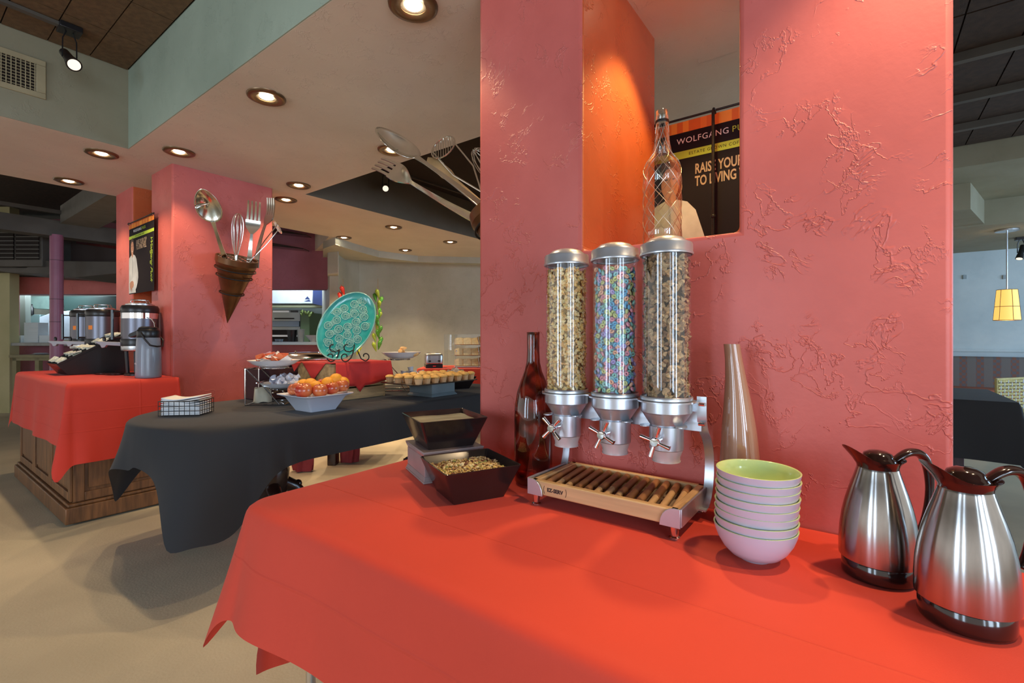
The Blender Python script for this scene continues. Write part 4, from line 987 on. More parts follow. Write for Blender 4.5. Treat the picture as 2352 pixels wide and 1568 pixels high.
for row in range(-5, 6):
    for c_ in range(-3, 4):
        x = (c_+.5*(row % 2))*.080+R.uniform(-.008,.008); z = row*.054+R.uniform(-.006,.006)
        if (x/(PA*.84))**2+(z/(PB*.86))**2 > 1: continue
        o = bpy.data.objects.new('medallion', med); COL.objects.link(o); o.parent = pt; o.location = (x, -.003, z); o.rotation_euler = (0, R.uniform(0,6), 0); o.scale = (1.28,1.1,1.28); cnt += 1
        o = bpy.data.objects.new('medallion', med); COL.objects.link(o); o.parent = pt; a = R.uniform(0,6); o.location = (x+.026*math.cos(a), -.0015, z+.026*math.sin(a)); o.scale = (.85,.9,.85)
# easel
ez = thing('easel_stand', 'black iron scroll easel holding the turquoise platter', 'easel', (PC.x, PC.y, zt+.002))
VF = Matrix.Translation((PC.x, PC.y, zt+.004)) @ Matrix.Rotation(VIEWROT, 4, 'Z')
def scroll(cx, cz, r, a0, a1, shrink, y, n=26): return [(cx+(r-shrink*i/n)*math.cos(a0+(a1-a0)*i/n), y, cz+(r-shrink*i/n)*math.sin(a0+(a1-a0)*i/n)) for i in range(n+1)]
def hook(sgn, x0):
    pts = list(reversed(scroll(x0-.030, .042, .038, -PI*.15, PI*1.6, .028, -.075)))
    pts2 = [(x0+.022, -.06, .06),(x0+.04, -.05, .10)]
    pts3 = scroll(x0-.005, .105, .030, -PI*.55, PI*.7, .018, -.085)
    return pts, pts3
for x0 in (-.055, .045):
    a = list(reversed(scroll(x0-.028, .038, .034, -PI*.5, -PI*2.1, .024, -.085)))
    b_ = [(x0-.01, -.085, .010), (x0+.012, -.083, .030), (x0+.022, -.07, .065)]
    c_ = [(x0+.018, -.06, .085), (x0-.005, -.055, .072)] + scroll(x0-.012, .108, .034, -PI*.45, -PI*1.55, .020, -.085)
    g = G(); g.tube([VF @ Vector(p) for p in a+b_], .0042, 8); g.build('front_scroll', M_['iron'], ez, world=True, smooth=60)
    g = G(); g.tube([VF @ Vector(p) for p in [(x0+.022,-.07,.065)]+c_], .0042, 8); g.build('plate_hook', M_['iron'], ez, world=True, smooth=60)
    G().tube([VF @ Vector(p) for p in [(x0+.022,-.07,.065),(x0+.01,.02,.17),(0,.06,.30)]], .0038, 8).build('upright', M_['iron'], ez, world=True)
a = list(reversed(scroll(.125, .038, .034, -PI*.5, PI*1.1, .024, .02)))
G().tube([VF @ Vector(p) for p in a+[(.095,.02,.02),(.07,.03,.07),(.05,.04,.15),(0,.06,.30)]], .0042, 8).build('rear_scroll', M_['iron'], ez, world=True, smooth=60)

# ------------------------------------------------------------------ fruit bowl
FB = (1.625, 2.705)
t = thing('fruit_dish', 'white square dish of apples and oranges on the black table', 'bowl', (FB[0], FB[1], BZ+.001), .03)
g = G(); rg = []
for w_, z, r_ in ((.17,0,.01),(.262,.082,.02),(.335,.094,.035),(.337,.098,.035),(.262,.088,.02),(.165,.010,.01)):
    rg.append([(x*1.0, y, z + (.010 if w_ > .3 else 0)*((abs(x)+abs(y))/w_-.5)) for x, y in outline(-w_/2, w_/2, -w_/2, w_/2, r_, 5)])
L = len(rg[0]); vs = [p for q in rg for p in q]; fs = [tuple(reversed(range(L))), tuple(range(5*L, 6*L))]
for j in range(5): fs += [(j*L+i, j*L+(i+1)%L, (j+1)*L+(i+1)%L, (j+1)*L+i) for i in range(L)]
g.add(vs, fs); g.build('body', mat('white_melamine', (.72,.76,.86), .2, var=.02, coat=.4), t, smooth=40)
apm = mat('apple_skin', (.40,.02,.014), .25, col2=(.56,.16,.05), vscale=7, stretch=(1.6,1.6,.35), coat=.5)
orm = mat('orange_peel', (.86,.36,.02), .45, var=.05, bump=.25, bscale=250)
def apple_mesh():
    g = G(); pr = []
    for j in range(15):
        t = PI*j/14; r = .0375*(math.sin(t)**.82)*(1+.10*math.cos(t-.3*0)); r = .0385*math.sin(t)**.8*(1-.08*math.cos(t)*-1)
        z = -.034*math.cos(t)
        if j > 9: z -= .012*((j-9)/5)**2.2
        if j < 3: z += .007*((3-j)/3)**2
        pr.append((max(.0005, r), z+.034))
    g.lathe(pr, 24, cap0=False, cap1=False); return g.mesh('skin')
am = apple_mesh(); am.materials.append(apm); am.shade_smooth()
stm = G().tube([(0,0,.052),(.001,0,.060),(.003,0,.066)], [.0014,.0011,.0015], 6).mesh('stem'); stm.materials.append(M_['darkwood'])
def fruit(k, x, y, z, label, s=1.0):
    if k == 'apple':
        t = thing('apple', label, 'apple', (FB[0]+x, FB[1]+y, BZ+z), group='fruit in the white dish'); t.rotation_euler = (R.uniform(-.25,.25), R.uniform(-.25,.25), R.uniform(0,6)); t.scale = (s*1.17,s*1.17,s*1.17)
        for nm, me_ in (('skin', am), ('stem', stm)):
            o = bpy.data.objects.new(nm, me_); COL.objects.link(o); o.parent = t
    else:
        g = G().sph((0,0,.039), .0410, 24, 16, (1,1,.96)); o = g.build('orange', orm, smooth=60, loc=(FB[0]+x, FB[1]+y, BZ+z)); tag(o, label, 'orange', 'fruit in the white dish')
vd = lambda r, f: (CA*f+SA*r, SA*f-CA*r)     # right / away offsets in view terms
def fr(kind, r, f, z, label, s=1.0): x, y = vd(r, f); fruit(kind, x, y, z+.028, label, s)
fr('apple', -.128, -.005, .058, 'leftmost red apple in the white dish')
fr('apple', -.088, -.045, .064, 'apple with a pale streak, second from the left in the white dish', 1.05)
fr('apple', -.030, -.080, .060, 'big striped apple at the front of the white dish', 1.12)
fr('apple', .048, -.055, .060, 'red apple right of the front one in the white dish')
fr('apple', .108, -.005, .068, 'fourth red apple along the right rim of the white dish')
fr('apple', .150, .040, .076, 'rightmost red apple in the white dish')
fr('apple', .015, .065, .082, 'red apple half hidden among the oranges')
fr('orange', -.095, .045, .078, 'orange at the back left of the white dish')
fr('orange', -.045, .030, .085, 'orange behind the big front apple')
fr('orange', .002, -.005, .072, 'orange in the middle of the white dish')
fr('orange', .062, .035, .092, 'orange behind the fourth apple')
fr('orange', .100, .065, .112, 'topmost orange, highest of the fruit')
fr('orange', .138, .075, .090, 'orange at the back right behind the rightmost apple')
fr('apple', -.02, .10, .055, 'apple at the far side under the oranges')

# ------------------------------------------------------------------ muffins on tray and glass riser
tr_ = thing('glass_riser', 'frosted blue-edged glass block under the muffin tray', 'riser', (2.60, 2.70, BZ+.001))
g = G(); g.frust(0,.275,.275,.008,.27,.27); g.frust(.008,.268,.268,.022,.245,.245); g.frust(.022,.245,.245,.095,.245,.245); g.frust(.095,.245,.245,.107,.268,.268)
g.build('block', mat('bluish_frosted_glass', (.34,.44,.48), .3, trans=.4, ior=1.2, var=.1, coat=.3), tr_, bevel=.002)
o = G().box((0,0,.004), (.62, .40, .008)).build('serving_tray', bkw, loc=(2.53, 2.645, BZ+.1095), bevel=.003); tag(o, 'thin black tray carrying the muffins', 'tray')
mw = mat('muffin_paper', (.72,.48,.26), .7, var=.1); mt_ = mat('muffin_top', (.80,.50,.16), .6, var=.2, vscale=60, bump=.3, bscale=200)
g = G(); n = 28; vs = []
for r, z in ((.021,0),(.029,.036)):
    for i in range(n): rr = r*(1+(.04 if i % 2 else -.04)); vs.append((rr*math.cos(2*PI*i/n), rr*math.sin(2*PI*i/n), z))
g.add(vs, [tuple(reversed(range(n)))]+[(i, (i+1)%n, n+(i+1)%n, n+i) for i in range(n)]); pw = g.mesh('paper_cup'); pw.materials.append(mw)
g = G().lathe([(.028,.034),(.0335,.039),(.0335,.043),(.029,.051),(.019,.057),(.001,.0595)], 20, cap0=True, cap1=False); pt2 = g.mesh('muffin_top'); pt2.materials.append(mt_); pt2.shade_smooth()
R = random.Random(5); rows = ['front', 'second', 'third', 'back']
for j in range(4):
    for i in range(8):
        t = thing('muffin', '%s muffin from the left in the %s row on the black tray' % (ORD[i], rows[j]), 'muffin', (2.53-.31+.04+i*.077+R.uniform(-.006,.006)+(j % 2)*.01, 2.645-.165+j*.105+R.uniform(-.008,.008)-.0, BZ+.118), R.random()*6, 'muffins on the black tray')
        for nm, me_ in (('paper_cup', pw), ('muffin_top', pt2)):
            o = bpy.data.objects.new(nm, me_); COL.objects.link(o); o.parent = t
        t.scale = (1,1,R.uniform(.9,1.1))
# second tiered stand with pastry plate
S2 = (2.66, 3.16)
tier_stand(S2, VIEWROT+.1, 'chrome tiered wire stand behind the muffins', .255, .10, (0,), (.07,))
q = loc2(S2, VIEWROT+.1, .02, 0)
plate('plate', q[0], q[1], BZ+.265, .185, .13, .055, 'white plate of pastries on top of the right tiered stand')
q2 = loc2(S2, VIEWROT+.1, .11, -.02); plate('plate', q2[0], q2[1], BZ+.11, .13, .12, .03, 'lower white plate with small cups on the right tiered stand')
pas = mat('pastry', (.82,.42,.12), .5, col2=(.88,.62,.32), vscale=40, bump=.3, bscale=80)
for k, (x, y, z, a) in enumerate(((-.10,0,.04,0),(-.05,.03,.04,1),(.0,0,.045,2),(.0,.0,.070,.4),(.005,0,.092,1.2),(.06,.01,.042,.8),(.10,-.01,.044,2.2))):
    pp = loc2(q, VIEWROT, x, y)
    g = G(); g.tube([(.028*math.cos(s*.55)-.01, .028*math.sin(s*.55)-.02, .002*s) for s in range(7)], [.008,.013,.016,.018,.016,.013,.007], 10)
    o = g.build('pastry', pas, smooth=60, loc=(pp[0], pp[1], BZ+.265+z-.012), rot=(0,0,a)); tag(o, ['small pastry at the left end of the pastry plate','second small pastry from the left on the pastry plate','lowest pastry of the stacked three on the plate','middle pastry of the stacked three on the plate','top pastry of the stacked three on the plate','pastry just right of the stacked three','pastry at the right end of the plate'][k], 'pastry', 'pastries on the white plate')
jar = mat('jam_cup', (.60,.66,.78), .3, var=.1)
for k, (x, y, z) in enumerate(((-.08,0,.012),(-.03,.02,.012),(.02,-.01,.012),(.06,.03,.012),(-.01,0,.05),(.09,-.02,.02))):
    pp = loc2(q2, VIEWROT, x, y); o = G().lathe([(.018,0),(.024,.034),(.027,.035),(.027,.037)], 16).build('portion_cup', jar, loc=(pp[0], pp[1], BZ+.11+z), rot=(.2*math.sin(k), .3*math.cos(k*2), 0)); tag(o, 'small pale portion cup on the lower plate of the right stand', 'cup', 'portion cups behind the muffins')
# dark bowl of wrapped snacks behind the muffins
sb3 = square_bowl(3.06, 2.90, BZ+.001, .30, .105, .20, rot, 'black square bowl of wrapped snacks at the far right of the black table')
wp = mat('clear_wrapped_snack', (.38,.27,.18), .25, col2=(.60,.52,.44), vscale=30, coat=.6)
for k in range(9):
    a = k*2.4; r = .07*math.sqrt(k/9); g = G(); g.grid(lambda u, v: ((u-.5)*.10, .010*math.sin(PI*u)*math.sin(PI*v), (v-.5)*.12), 6, 6); g.grid(lambda u, v: ((u-.5)*.10, -.010*math.sin(PI*u)*math.sin(PI*v), (v-.5)*.12), 6, 6)
    o = g.build('wrapped_snack', wp, smooth=60, loc=(3.06+r*math.cos(a), 2.90+r*math.sin(a), BZ+.10+.014*math.sin(k*3)), rot=(.5*math.sin(k*1.7), .7*math.cos(k*2.2), VIEWROT+.5*math.sin(k))); tag(o, 'wrapped brown snack in the far black bowl', 'snack', 'wrapped snacks in the far black bowl')

# ================================================================== FAR RED TABLE, TOASTER, BREAD CASE
RZ, RD = .84, 5.55
rx0, rx1 = vx(955, RD), vx(1210, RD)
ft = thing('serving_table', 'far serving table under a red cloth by the grey wall', 'table', tuple(VM @ Vector(((rx0+rx1)/2, RD+.35, 0))), VIEWROT)
G().b2((rx0+.04, RD+.04, RZ-.05), (rx1-.04, RD+.66, RZ-.012), VM).build('tabletop', M_['darkwood'], ft, world=True)
for xx in (rx0+.1, rx1-.1):
    for yy in (RD+.1, RD+.6): G().b2((xx-.02, yy-.02, 0), (xx+.02, yy+.02, RZ-.04), VM).build('leg', M_['darkwood'], ft, world=True)
g = drape(outline(rx0, rx1, RD, RD+.7, .04, 6), (rx0-.45, rx1+.45, RD-.45, RD+1.15), RZ, flare=.05, amp=.10, freq=11, seed=3, step=.05, round_=.02, rows=10)
me = g.v; g.v = [tuple(VM @ Vector(p)) for p in g.v]
tag(g.build('tablecloth', M_['redcloth'], smooth=60), 'red cloth on the far table under the toaster and bread case', 'tablecloth')
to = thing('toaster', 'chrome toaster beside the clear bread case', 'toaster', tuple(VM @ Vector((vx(991, RD+.15), RD+.28, RZ+.001))), VIEWROT+.25)
G().b2((-.105,-.15,.03),(.105,.15,.175)).build('housing', M_['steel'], to, bevel=.03, bseg=4)
G().b2((-.100,-.156,0),(.100,.15,.045)).build('base', M_['pblack'], to, bevel=.004)
for x in (-.055,.055):
    G().b2((x-.018,-.10,.172),(x+.018,.10,.1765)).build('slot', M_['pblack'], to)
    G().b2((x-.014,-.175,.075),(x+.014,-.15,.092)).build('lever', M_['pblack'], to, bevel=.004)
    G().b2((x-.002,-.152,.05),(x+.002,-.150,.15)).build('lever_slot', M_['pblack'], to)
G().b2((-.018,-.1575,.015),(.018,-.1555,.030)).build('badge', mat('red_badge', (.7,.03,.03), .4), to)
# bread case
BCx, BCy = vx(1095, RD+.2), RD+.40
bc_ = thing('bread_case', 'clear acrylic case with three shelves of sliced bread', 'display case', tuple(VM @ Vector((BCx, BCy, RZ+.001))), VIEWROT)
acr = thin_glass('acrylic_case', (.97,.98,.98), .10)
cw_, cd_, chh = .40, .17, .40
for nm, a, b in (('side_pane',(-cw_,-cd_,0),(-cw_+.005,cd_,chh)),('side_pane',(cw_-.005,-cd_,0),(cw_,cd_,chh)),('top_pane',(-cw_,-cd_,chh),(cw_,cd_,chh+.005)),('back_pane',(-cw_,cd_-.005,0),(cw_,cd_,chh))):
    G().b2(a, b).build(nm, acr, bc_)
for k in range(2):
    G().b2((-cw_+.14+.28*k,-cd_,0),(-cw_+.145+.28*k,-cd_+.004,chh)).build('front_edge', mat('acrylic_edge', (.6,.65,.68), .2, alpha=.5), bc_)
for x in (-.25, .02): G().sph((x,-cd_-.012,.20), .010, 10, 8).build('knob', M_['chrome'], bc_)
bsl = mat('bread_crumb', (.80,.66,.40), .8, var=.12, vscale=40); bcr = mat('bread_crust', (.45,.22,.08), .7, var=.2)
pl_ = [(-.055,-.055),(.055,-.055),(.057,.03),(.050,.052),(.02,.060),(-.02,.060),(-.050,.052),(-.057,.03)]
g = G(); g.prism([(a, b*.9) for a, b in pl_], -.006, .006, 'y'); g.prism([(a*1.04, b*.94) for a, b in pl_], -.0045, .0045, 'y', mi=1); bmesh_ = g.mesh('bread_slice'); bmesh_.materials.append(bsl); bmesh_.materials.append(bcr)
shn = ['bottom', 'middle', 'top']
for s_ in range(3):
    z0 = .012+s_*.13
    G().b2((-.28,-cd_+.02,z0-.006),(cw_-.01,cd_-.02,z0)).build('shelf', acr if s_ else M_['white'], bc_)
    for i in range(12):
        x = -.225+ (i*.105 if i < 3 else .21+.055+(i-3)*.032)
        p = VM @ Vector((BCx+x, BCy-.06+.0*i, RZ+z0+.054 if i >= 3 else RZ+z0+.045))
        o = bpy.data.objects.new('bread_slice', bmesh_); COL.objects.link(o); o.location = p
        o.rotation_euler = (math.radians(-38), 0, VIEWROT+.12) if i < 3 else (math.radians(-20), 0, VIEWROT+1.05)
        tag(o, '%s bread slice from the left on the %s shelf of the clear case' % (ORD[i], shn[s_]), 'bread', 'bread slices in the clear case')

# ================================================================== CLOTHS AND LEGS UNDER THE BLACK TABLE
bur = mat('burgundy_cloth', (.28,.025,.03), .75, var=.15)
def bundle(px, py, wd, hh, label, seed):
    p = Pz(px, py, .0); g = G(); Rr = random.Random(seed)
    def f(u, v):
        a = 2*PI*u; r = wd*(.42+.30*math.sin(v*PI*.9)+.16*v*v)*(1+.22*math.sin(a*5+seed+v*4)+.1*math.sin(a*9+v*6))
        return (r*math.cos(a), r*.6*math.sin(a), .008+hh*(1-v))
    g.grid(f, 60, 16); o = g.build('hanging_cloth', bur, smooth=60, loc=(p.x, p.y, 0), rot=(0,0,VIEWROT)); tag(o, label, 'cloth')
bundle(697, 1082, .115, .44, 'burgundy cloth bunched on the floor under the black table, left of the dark leg', 1)
bundle(803, 1062, .105, .52, 'burgundy cloth hanging under the black table, right of the dark leg', 4)
p = Pz(768, 1066, 0)
lt = thing('side_bench', 'dark wooden bench with arched legs beyond the black table', 'bench', (p.x, p.y, 0), VIEWROT)
G().b2((-.05,-.05,0),(.03,.05,.42)).build('leg', M_['darkwood'], lt, bevel=.006)
G().b2((-.05,.5,0),(.03,.6,.42)).build('leg', M_['darkwood'], lt, bevel=.006)
G().prism([(-.05,.42),(.35,.42),(.35,.36),(.12,.33),(.06,.24),(-.05,.24)], -.04, .04, 'y').build('apron', M_['darkwood'], lt)
G().b2((-.08,-.08,.42),(.37,.63,.46)).build('seat', M_['darkwood'], lt, bevel=.006)
# ================================================================== CABINET WITH RED CLOTH (left)
LX0, LX1, LY0, LY1, LZ = .745, 1.352, 4.075, 5.86, .912
cb = thing('cabinet', 'wooden panelled cabinet under the red cloth with the coffee urns', 'cabinet', ((LX0+LX1)/2, (LY0+LY1)/2, 0))
G().b2((LX0+.03, LY0+.03, .12), (LX1-.005, LY1-.03, LZ-.03)).build('body', M_['wood'], cb, world=True)
G().b2((LX0+.02, LY0+.02, LZ-.04), (LX1-.02, LY1-.02, LZ-.010)).build('top_board', M_['wood'], cb, world=True, bevel=.003)
g = G(); g.b2((LX0-.015, LY0-.015, .012), (LX1-.004, LY1, .115)); g.b2((LX0+.0, LY0+.0, .115), (LX1-.004, LY1, .135))
g.build('base_moulding', M_['wood'], cb, world=True, bevel=.006)
G().b2((LX0+.03, LY0+.03, 0), (LX1-.02, LY1-.03, .012)).build('plinth', M_['darkgap'], cb, world=True)
def frame_front(x0, x1, z0, z1, y):      # stiles and rails standing proud of the body
    w_ = .055
    for a, b in (((x0,z0),(x0+w_,z1)),((x1-w_,z0),(x1,z1))): G().b2((a[0], y-.014, a[1]), (b[0], y, b[1])).build('stile', M_['wood'], cb, world=True, bevel=.003)
    for a, b in (((x0+w_,z0),(x1-w_,z0+w_)),((x0+w_,z1-w_),(x1-w_,z1))): G().b2((a[0], y-.014, a[1]), (b[0], y, b[1])).build('rail', M_['wood'], cb, world=True, bevel=.003)
    G().b2((x0+w_+.02, y-.008, z0+w_+.02), (x1-w_-.02, y, z1-w_-.02)).build('panel', M_['wood'], cb, world=True, bevel=.006)
def frame_side(y0, y1, z0, z1, x):
    w_ = .055
    for a, b in (((y0,z0),(y0+w_,z1)),((y1-w_,z0),(y1,z1))): G().b2((x-.014, a[0], a[1]), (x, b[0], b[1])).build('stile', M_['wood'], cb, world=True, bevel=.003)
    for a, b in (((y0+w_,z0),(y1-w_,z0+w_)),((y0+w_,z1-w_),(y1-w_,z1))): G().b2((x-.014, a[0], a[1]), (x, b[0], b[1])).build('rail', M_['wood'], cb, world=True, bevel=.003)
    G().b2((x-.008, y0+w_+.02, z0+w_+.02), (x, y1-w_-.02, z1-w_-.02)).build('panel', M_['wood'], cb, world=True, bevel=.006)
frame_front(LX0+.03, LX1-.01, .14, .87, LY0+.03)
for k in range(3): frame_side(LY0+.035+k*.575, LY0+.035+(k+1)*.575-.003, .14, .87, LX0+.03)
def cf(p, nx, ny, t, s): return .30*math.exp(-((p[0]-.80)/.08)**2)*t*(1 if ny < -.5 else 0)*.3
g = drape(outline(LX0-.004, LX1, LY0-.004, LY1, [.01, .01, .03, .02], 8), (LX0-.42, LX1+.10, LY0-.52, LY1+.3), LZ, flare=.06, amp=.05, freq=6, seed=5.3, step=.03, round_=.018, rows=18, extra=cf)
o = g.build('tablecloth', clothcreases('red_cloth_far', (.66,.038,.018), .75, 6, [(0, 1.12, .008), (2, .72, .006), (1, 4.9, .008), (2, .60, .005)]), smooth=60)
o.modifiers.new('s', 'SUBSURF').levels = 1; o.modifiers['s'].render_levels = 1
tag(o, 'red cloth over the wooden cabinet below the coffee urns', 'tablecloth')

# ------------------------------------------------------------------ urns
gun = mat('gunmetal_urn_body', (.16,.16,.19), .32, .8, var=.1, vscale=2)
def urn(x, y, label, flip=1, band=False):
    t = thing('coffee_urn', label, 'coffee urn', (x, y, LZ+.0015), VIEWROT+.35, 'insulated coffee urns')
    G().lathe([(.10,0),(.10,.012),(.085,.02)], 28).build('foot', M_['pblack'], t)
    for a in (.9, 2.24, 3.6, 5.3): G().cyl((.075*math.cos(a), .075*math.sin(a), .018), (.085*math.cos(a), .085*math.sin(a), .20), .012, 8).build('leg', M_['pblack'], t)
    G().b2((-.055,.045,.018),(.055,.065,.19)).build('stand_panel', M_['pblack'], t)
    G().lathe([(.095,.185),(.115,.19),(.118,.20),(.118,.225)], 36).build('lower_ring', M_['steel'], t)
    G().lathe([(.119,.225),(.121,.235),(.121,.275),(.119,.28)], 36).build('lower_band', M_['pblack'], t)
    G().lathe([(.117,.28),(.117,.475)], 40, cap0=False, cap1=False).build('body', gun, t, smooth=60)
    if band: G().lathe([(.1185,.435),(.1185,.478)], 40, cap0=False, cap1=False).build('steel_band', M_['chrome'], t, smooth=60)
    G().lathe([(.119,.478),(.121,.485),(.121,.515),(.112,.535),(.100,.538)], 40, cap0=False).build('shoulder', M_['pblack'], t, smooth=50)
    G().lathe([(.092,.538),(.092,.546),(.070,.556),(.001,.558)], 36, cap1=False).build('lid', M_['steel'], t, smooth=50)
    g = G()
    for dx in (-.03, .03): g.tube([(-.055,dx,.553),(-.045,dx,.580),(.045,dx,.580),(.055,dx,.553)], .0045, 8)
    g.build('lid_handle', M_['chrome'], t)
    # gauge tube and faucet reach out to the left and front
    G().cyl((-.165,-.03,.275),(-.165,-.03,.50),.010,12).build('sight_gauge', mat('blue_black_gauge', (.02,.035,.05), .2, coat=.4), t)
    g = G().cyl((-.165,-.03,.49),(-.105,-.02,.49),.005,8); g.cyl((-.165,-.03,.29),(-.10,-.02,.29),.008,8); g.build('gauge_arm', M_['pblack'], t)
    fa = G().prism([(-.26,.262),(-.10,.255),(-.10,.225),(-.195,.232),(-.205,.215),(-.225,.212),(-.235,.235),(-.262,.25)], -.05, -.015, 'y').build('faucet', mat('grey_faucet', (.30,.30,.34), .35), t, bevel=.003)
    G().lathe([(.009,0),(.012,.02),(.006,.035)], 12, Matrix.Translation((-.215,-.03,.262))).build('faucet_handle', M_['pblack'], fa)
    if not band:
        G().lathe([(.1176,.36),(.1176,.395)], 6, a0=-PI/2-.55, a1=-PI/2-.25, cap0=False, cap1=False).build('sticker', mat('orange_sticker', (.85,.25,.03), .5), t, smooth=0)
    return t
urn(1.244, 4.52, 'largest looking coffee urn with a steel band, beside the red pillar', band=True)
urn(1.222, 5.43, 'grey coffee urn behind the slanted packet organizer')
urn(1.175, 5.71, 'rearmost coffee urn, mostly hidden by the next one')
# airpot
ap = thing('airpot', 'slim grey airpot with a black pump top on the red cloth', 'airpot', (1.20, 4.18, LZ+.0015), VIEWROT)
gp = mat('blue_grey_enamel', (.22,.25,.31), .35, var=.05, coat=.3)
G().lathe([(.074,0),(.078,.004),(.0785,.02),(.0765,.18),(.070,.285),(.068,.29)], 40, cap1=False).build('body', gp, ap, smooth=60)
G().lathe([(.068,.289),(.070,.293),(.070,.335),(.066,.345),(.060,.350),(.058,.362),(.040,.370),(.001,.371)], 36, cap1=False).build('pump_top', M_['pblack'], ap, smooth=50)
G().prism([(-.135,.300),(-.125,.318),(-.06,.345),(.0,.350),(.0,.318),(-.075,.303),(-.115,.288)], -.022, .022, 'y').build('spout', M_['pblack'], ap, bevel=.004)
g = G(); g.tube([(.0,-.072,.325),(.03,-.078,.28),(.065,-.070,.235),(.085,-.03,.225),(.088,.02,.228),(.06,.065,.27),(.0,.072,.325)], .006, 8); g.build('carry_handle', M_['pblack'], ap, smooth=60)
g = G(); g.tube([(.062,-.02,.365),(.055,-.015,.395),(.03,-.01,.425),(-.01,-.005,.435)], .004, 8); g.build('lever', M_['chrome'], ap)
MT = Matrix.Translation((-.022,-.0775,.125)) @ Matrix.Rotation(PI/2-.03, 4, 'X')
txt('edo', .020, M_['white'], 'lettering', ap, Matrix.Translation((-.040,-.0690,.105)) @ Matrix.Rotation(-.5, 4, 'Z') @ Matrix.Rotation(PI/2, 4, 'X'), .0002, label='pale lettering')
# packet organizer
OX0, OX1, OY0, OY1 = .90, 1.262, 4.93, 5.27
og = thing('packet_organizer', 'black sloping organizer box full of white packets and lids', 'organizer', ((OX0+OX1)/2, (OY0+OY1)/2, LZ+.0015))
prf = [(OX0, LZ+.002),(OX1, LZ+.002),(OX1, 1.235),(OX0-.055, .988)]
G().prism(prf, OY0, OY1, 'y').build('box', M_['pblack'], og, world=True, bevel=.002)
sl = Vector((OX1-(OX0-.055), 0, 1.235-.988)); sl_l = sl.length; sa = math.atan2(sl.z, sl.x)
SM = Matrix.Translation((OX0-.055, OY0, .988)) @ Matrix.Rotation(-sa, 4, 'Y')
for c_ in range(4):
    G().b2((.0, OY1*0+c_*(OY1-OY0)/3-.003, 0), (sl_l, c_*(OY1-OY0)/3+.003, .016), SM).build('divider', M_['pblack'], og, world=True)
for r_ in range(6):
    G().b2((r_*sl_l/5-.003 if r_ else 0, 0, 0), (r_*sl_l/5+.003, OY1-OY0, .014), SM).build('divider', M_['pblack'], og, world=True)
pkm = G().box((0,0,0), (.052, .075, .010)).mesh('packet'); pkm.materials.append(mat('packet_paper', (.70,.74,.66), .6, var=.35, vscale=60))
R = random.Random(31)
for c_ in range(3):
    for r_ in range(5):
        for k in range(2):
            o = bpy.data.objects.new('packet', pkm); COL.objects.link(o)
            p = SM @ Vector(((r_+.5)*sl_l/5+R.uniform(-.006,.006), (c_+.5)*(OY1-OY0)/3+R.uniform(-.008,.008), .010+.013*k))
            o.location = p; o.rotation_euler = (R.uniform(-.2,.2), -sa+R.uniform(-.25,.25), R.uniform(-.3,.3))
            tag(o, '%s white packet in the %s row up the slope, %s column of the organizer' % (['lower','upper'][k], ORD[r_], ['nearest','middle','far'][c_]), 'packet', 'packets in the sloping organizer')
for k, (px, py) in enumerate(((246, 859), (296, 856))):
    p = Pz(px, py, LZ); o = G().lathe([(.001,.001),(.072,.001),(.082,.006),(.082,.012),(.074,.014),(.001,.012)], 32, cap0=False, cap1=False).build('drip_tray', cbk, loc=(p.x if k == 0 else 1.16, p.y if k == 0 else 4.72, LZ+.001), smooth=50); tag(o, ['round black drip tray in front of the organizer','round black drip tray beside the airpot'][k], 'tray')

# ================================================================== WALL SCONCES WITH GIANT UTENSILS
brz = mat('bronze_cone', (.16,.065,.022), .32, .55, var=.25, vscale=8)
ut = mat('worn_stainless', (.80,.78,.70), .17, 1, var=.15, vscale=6)
utw = mat('pale_wooden_utensil', (.62,.42,.20), .5, var=.2, vscale=6)
def cone_holder(rim, tip, wall_n, label, r=.15, hang=None):
    rim = Vector(rim); tip = Vector(tip); t = thing('wall_cone', label, 'wall decoration', tuple(tip)); L = (rim-tip).length
    M = aim(tip, rim, -Vector(wall_n)) 
    G().lathe([(.001,0),(r*.97,L-.05),(r,L-.045),(r*1.0,L),(r*.95,L),(r*.92,L-.05),(r*.5,L*.5)], 40, M, cap0=False, cap1=False).build('cone', brz, t, world=True, smooth=40)
    for k, h in enumerate((.83, .72, .47)):
        rr = r*h*1.06+.012
        G().torus(rr, .0055, 40, 8, M @ Matrix.Translation((0,0,L*h))).build('hoop', M_['iron'], t, world=True)
    g = G()
    for k in range(-2, 3):
        y = k*r*.36; hw = math.sqrt(max(0, (r*.95)**2-y*y)); g.cyl((-hw,y,L-.012),(hw,y,L-.012),.003,6,M=M); g.cyl((y,-hw,L-.012),(y,hw,L-.012),.003,6,M=M)
    g.build('top_grid', ut, t, world=True)
    p = M @ Vector((0,0,L*.78)); n = Vector(wall_n).normalized()
    return t, M, L
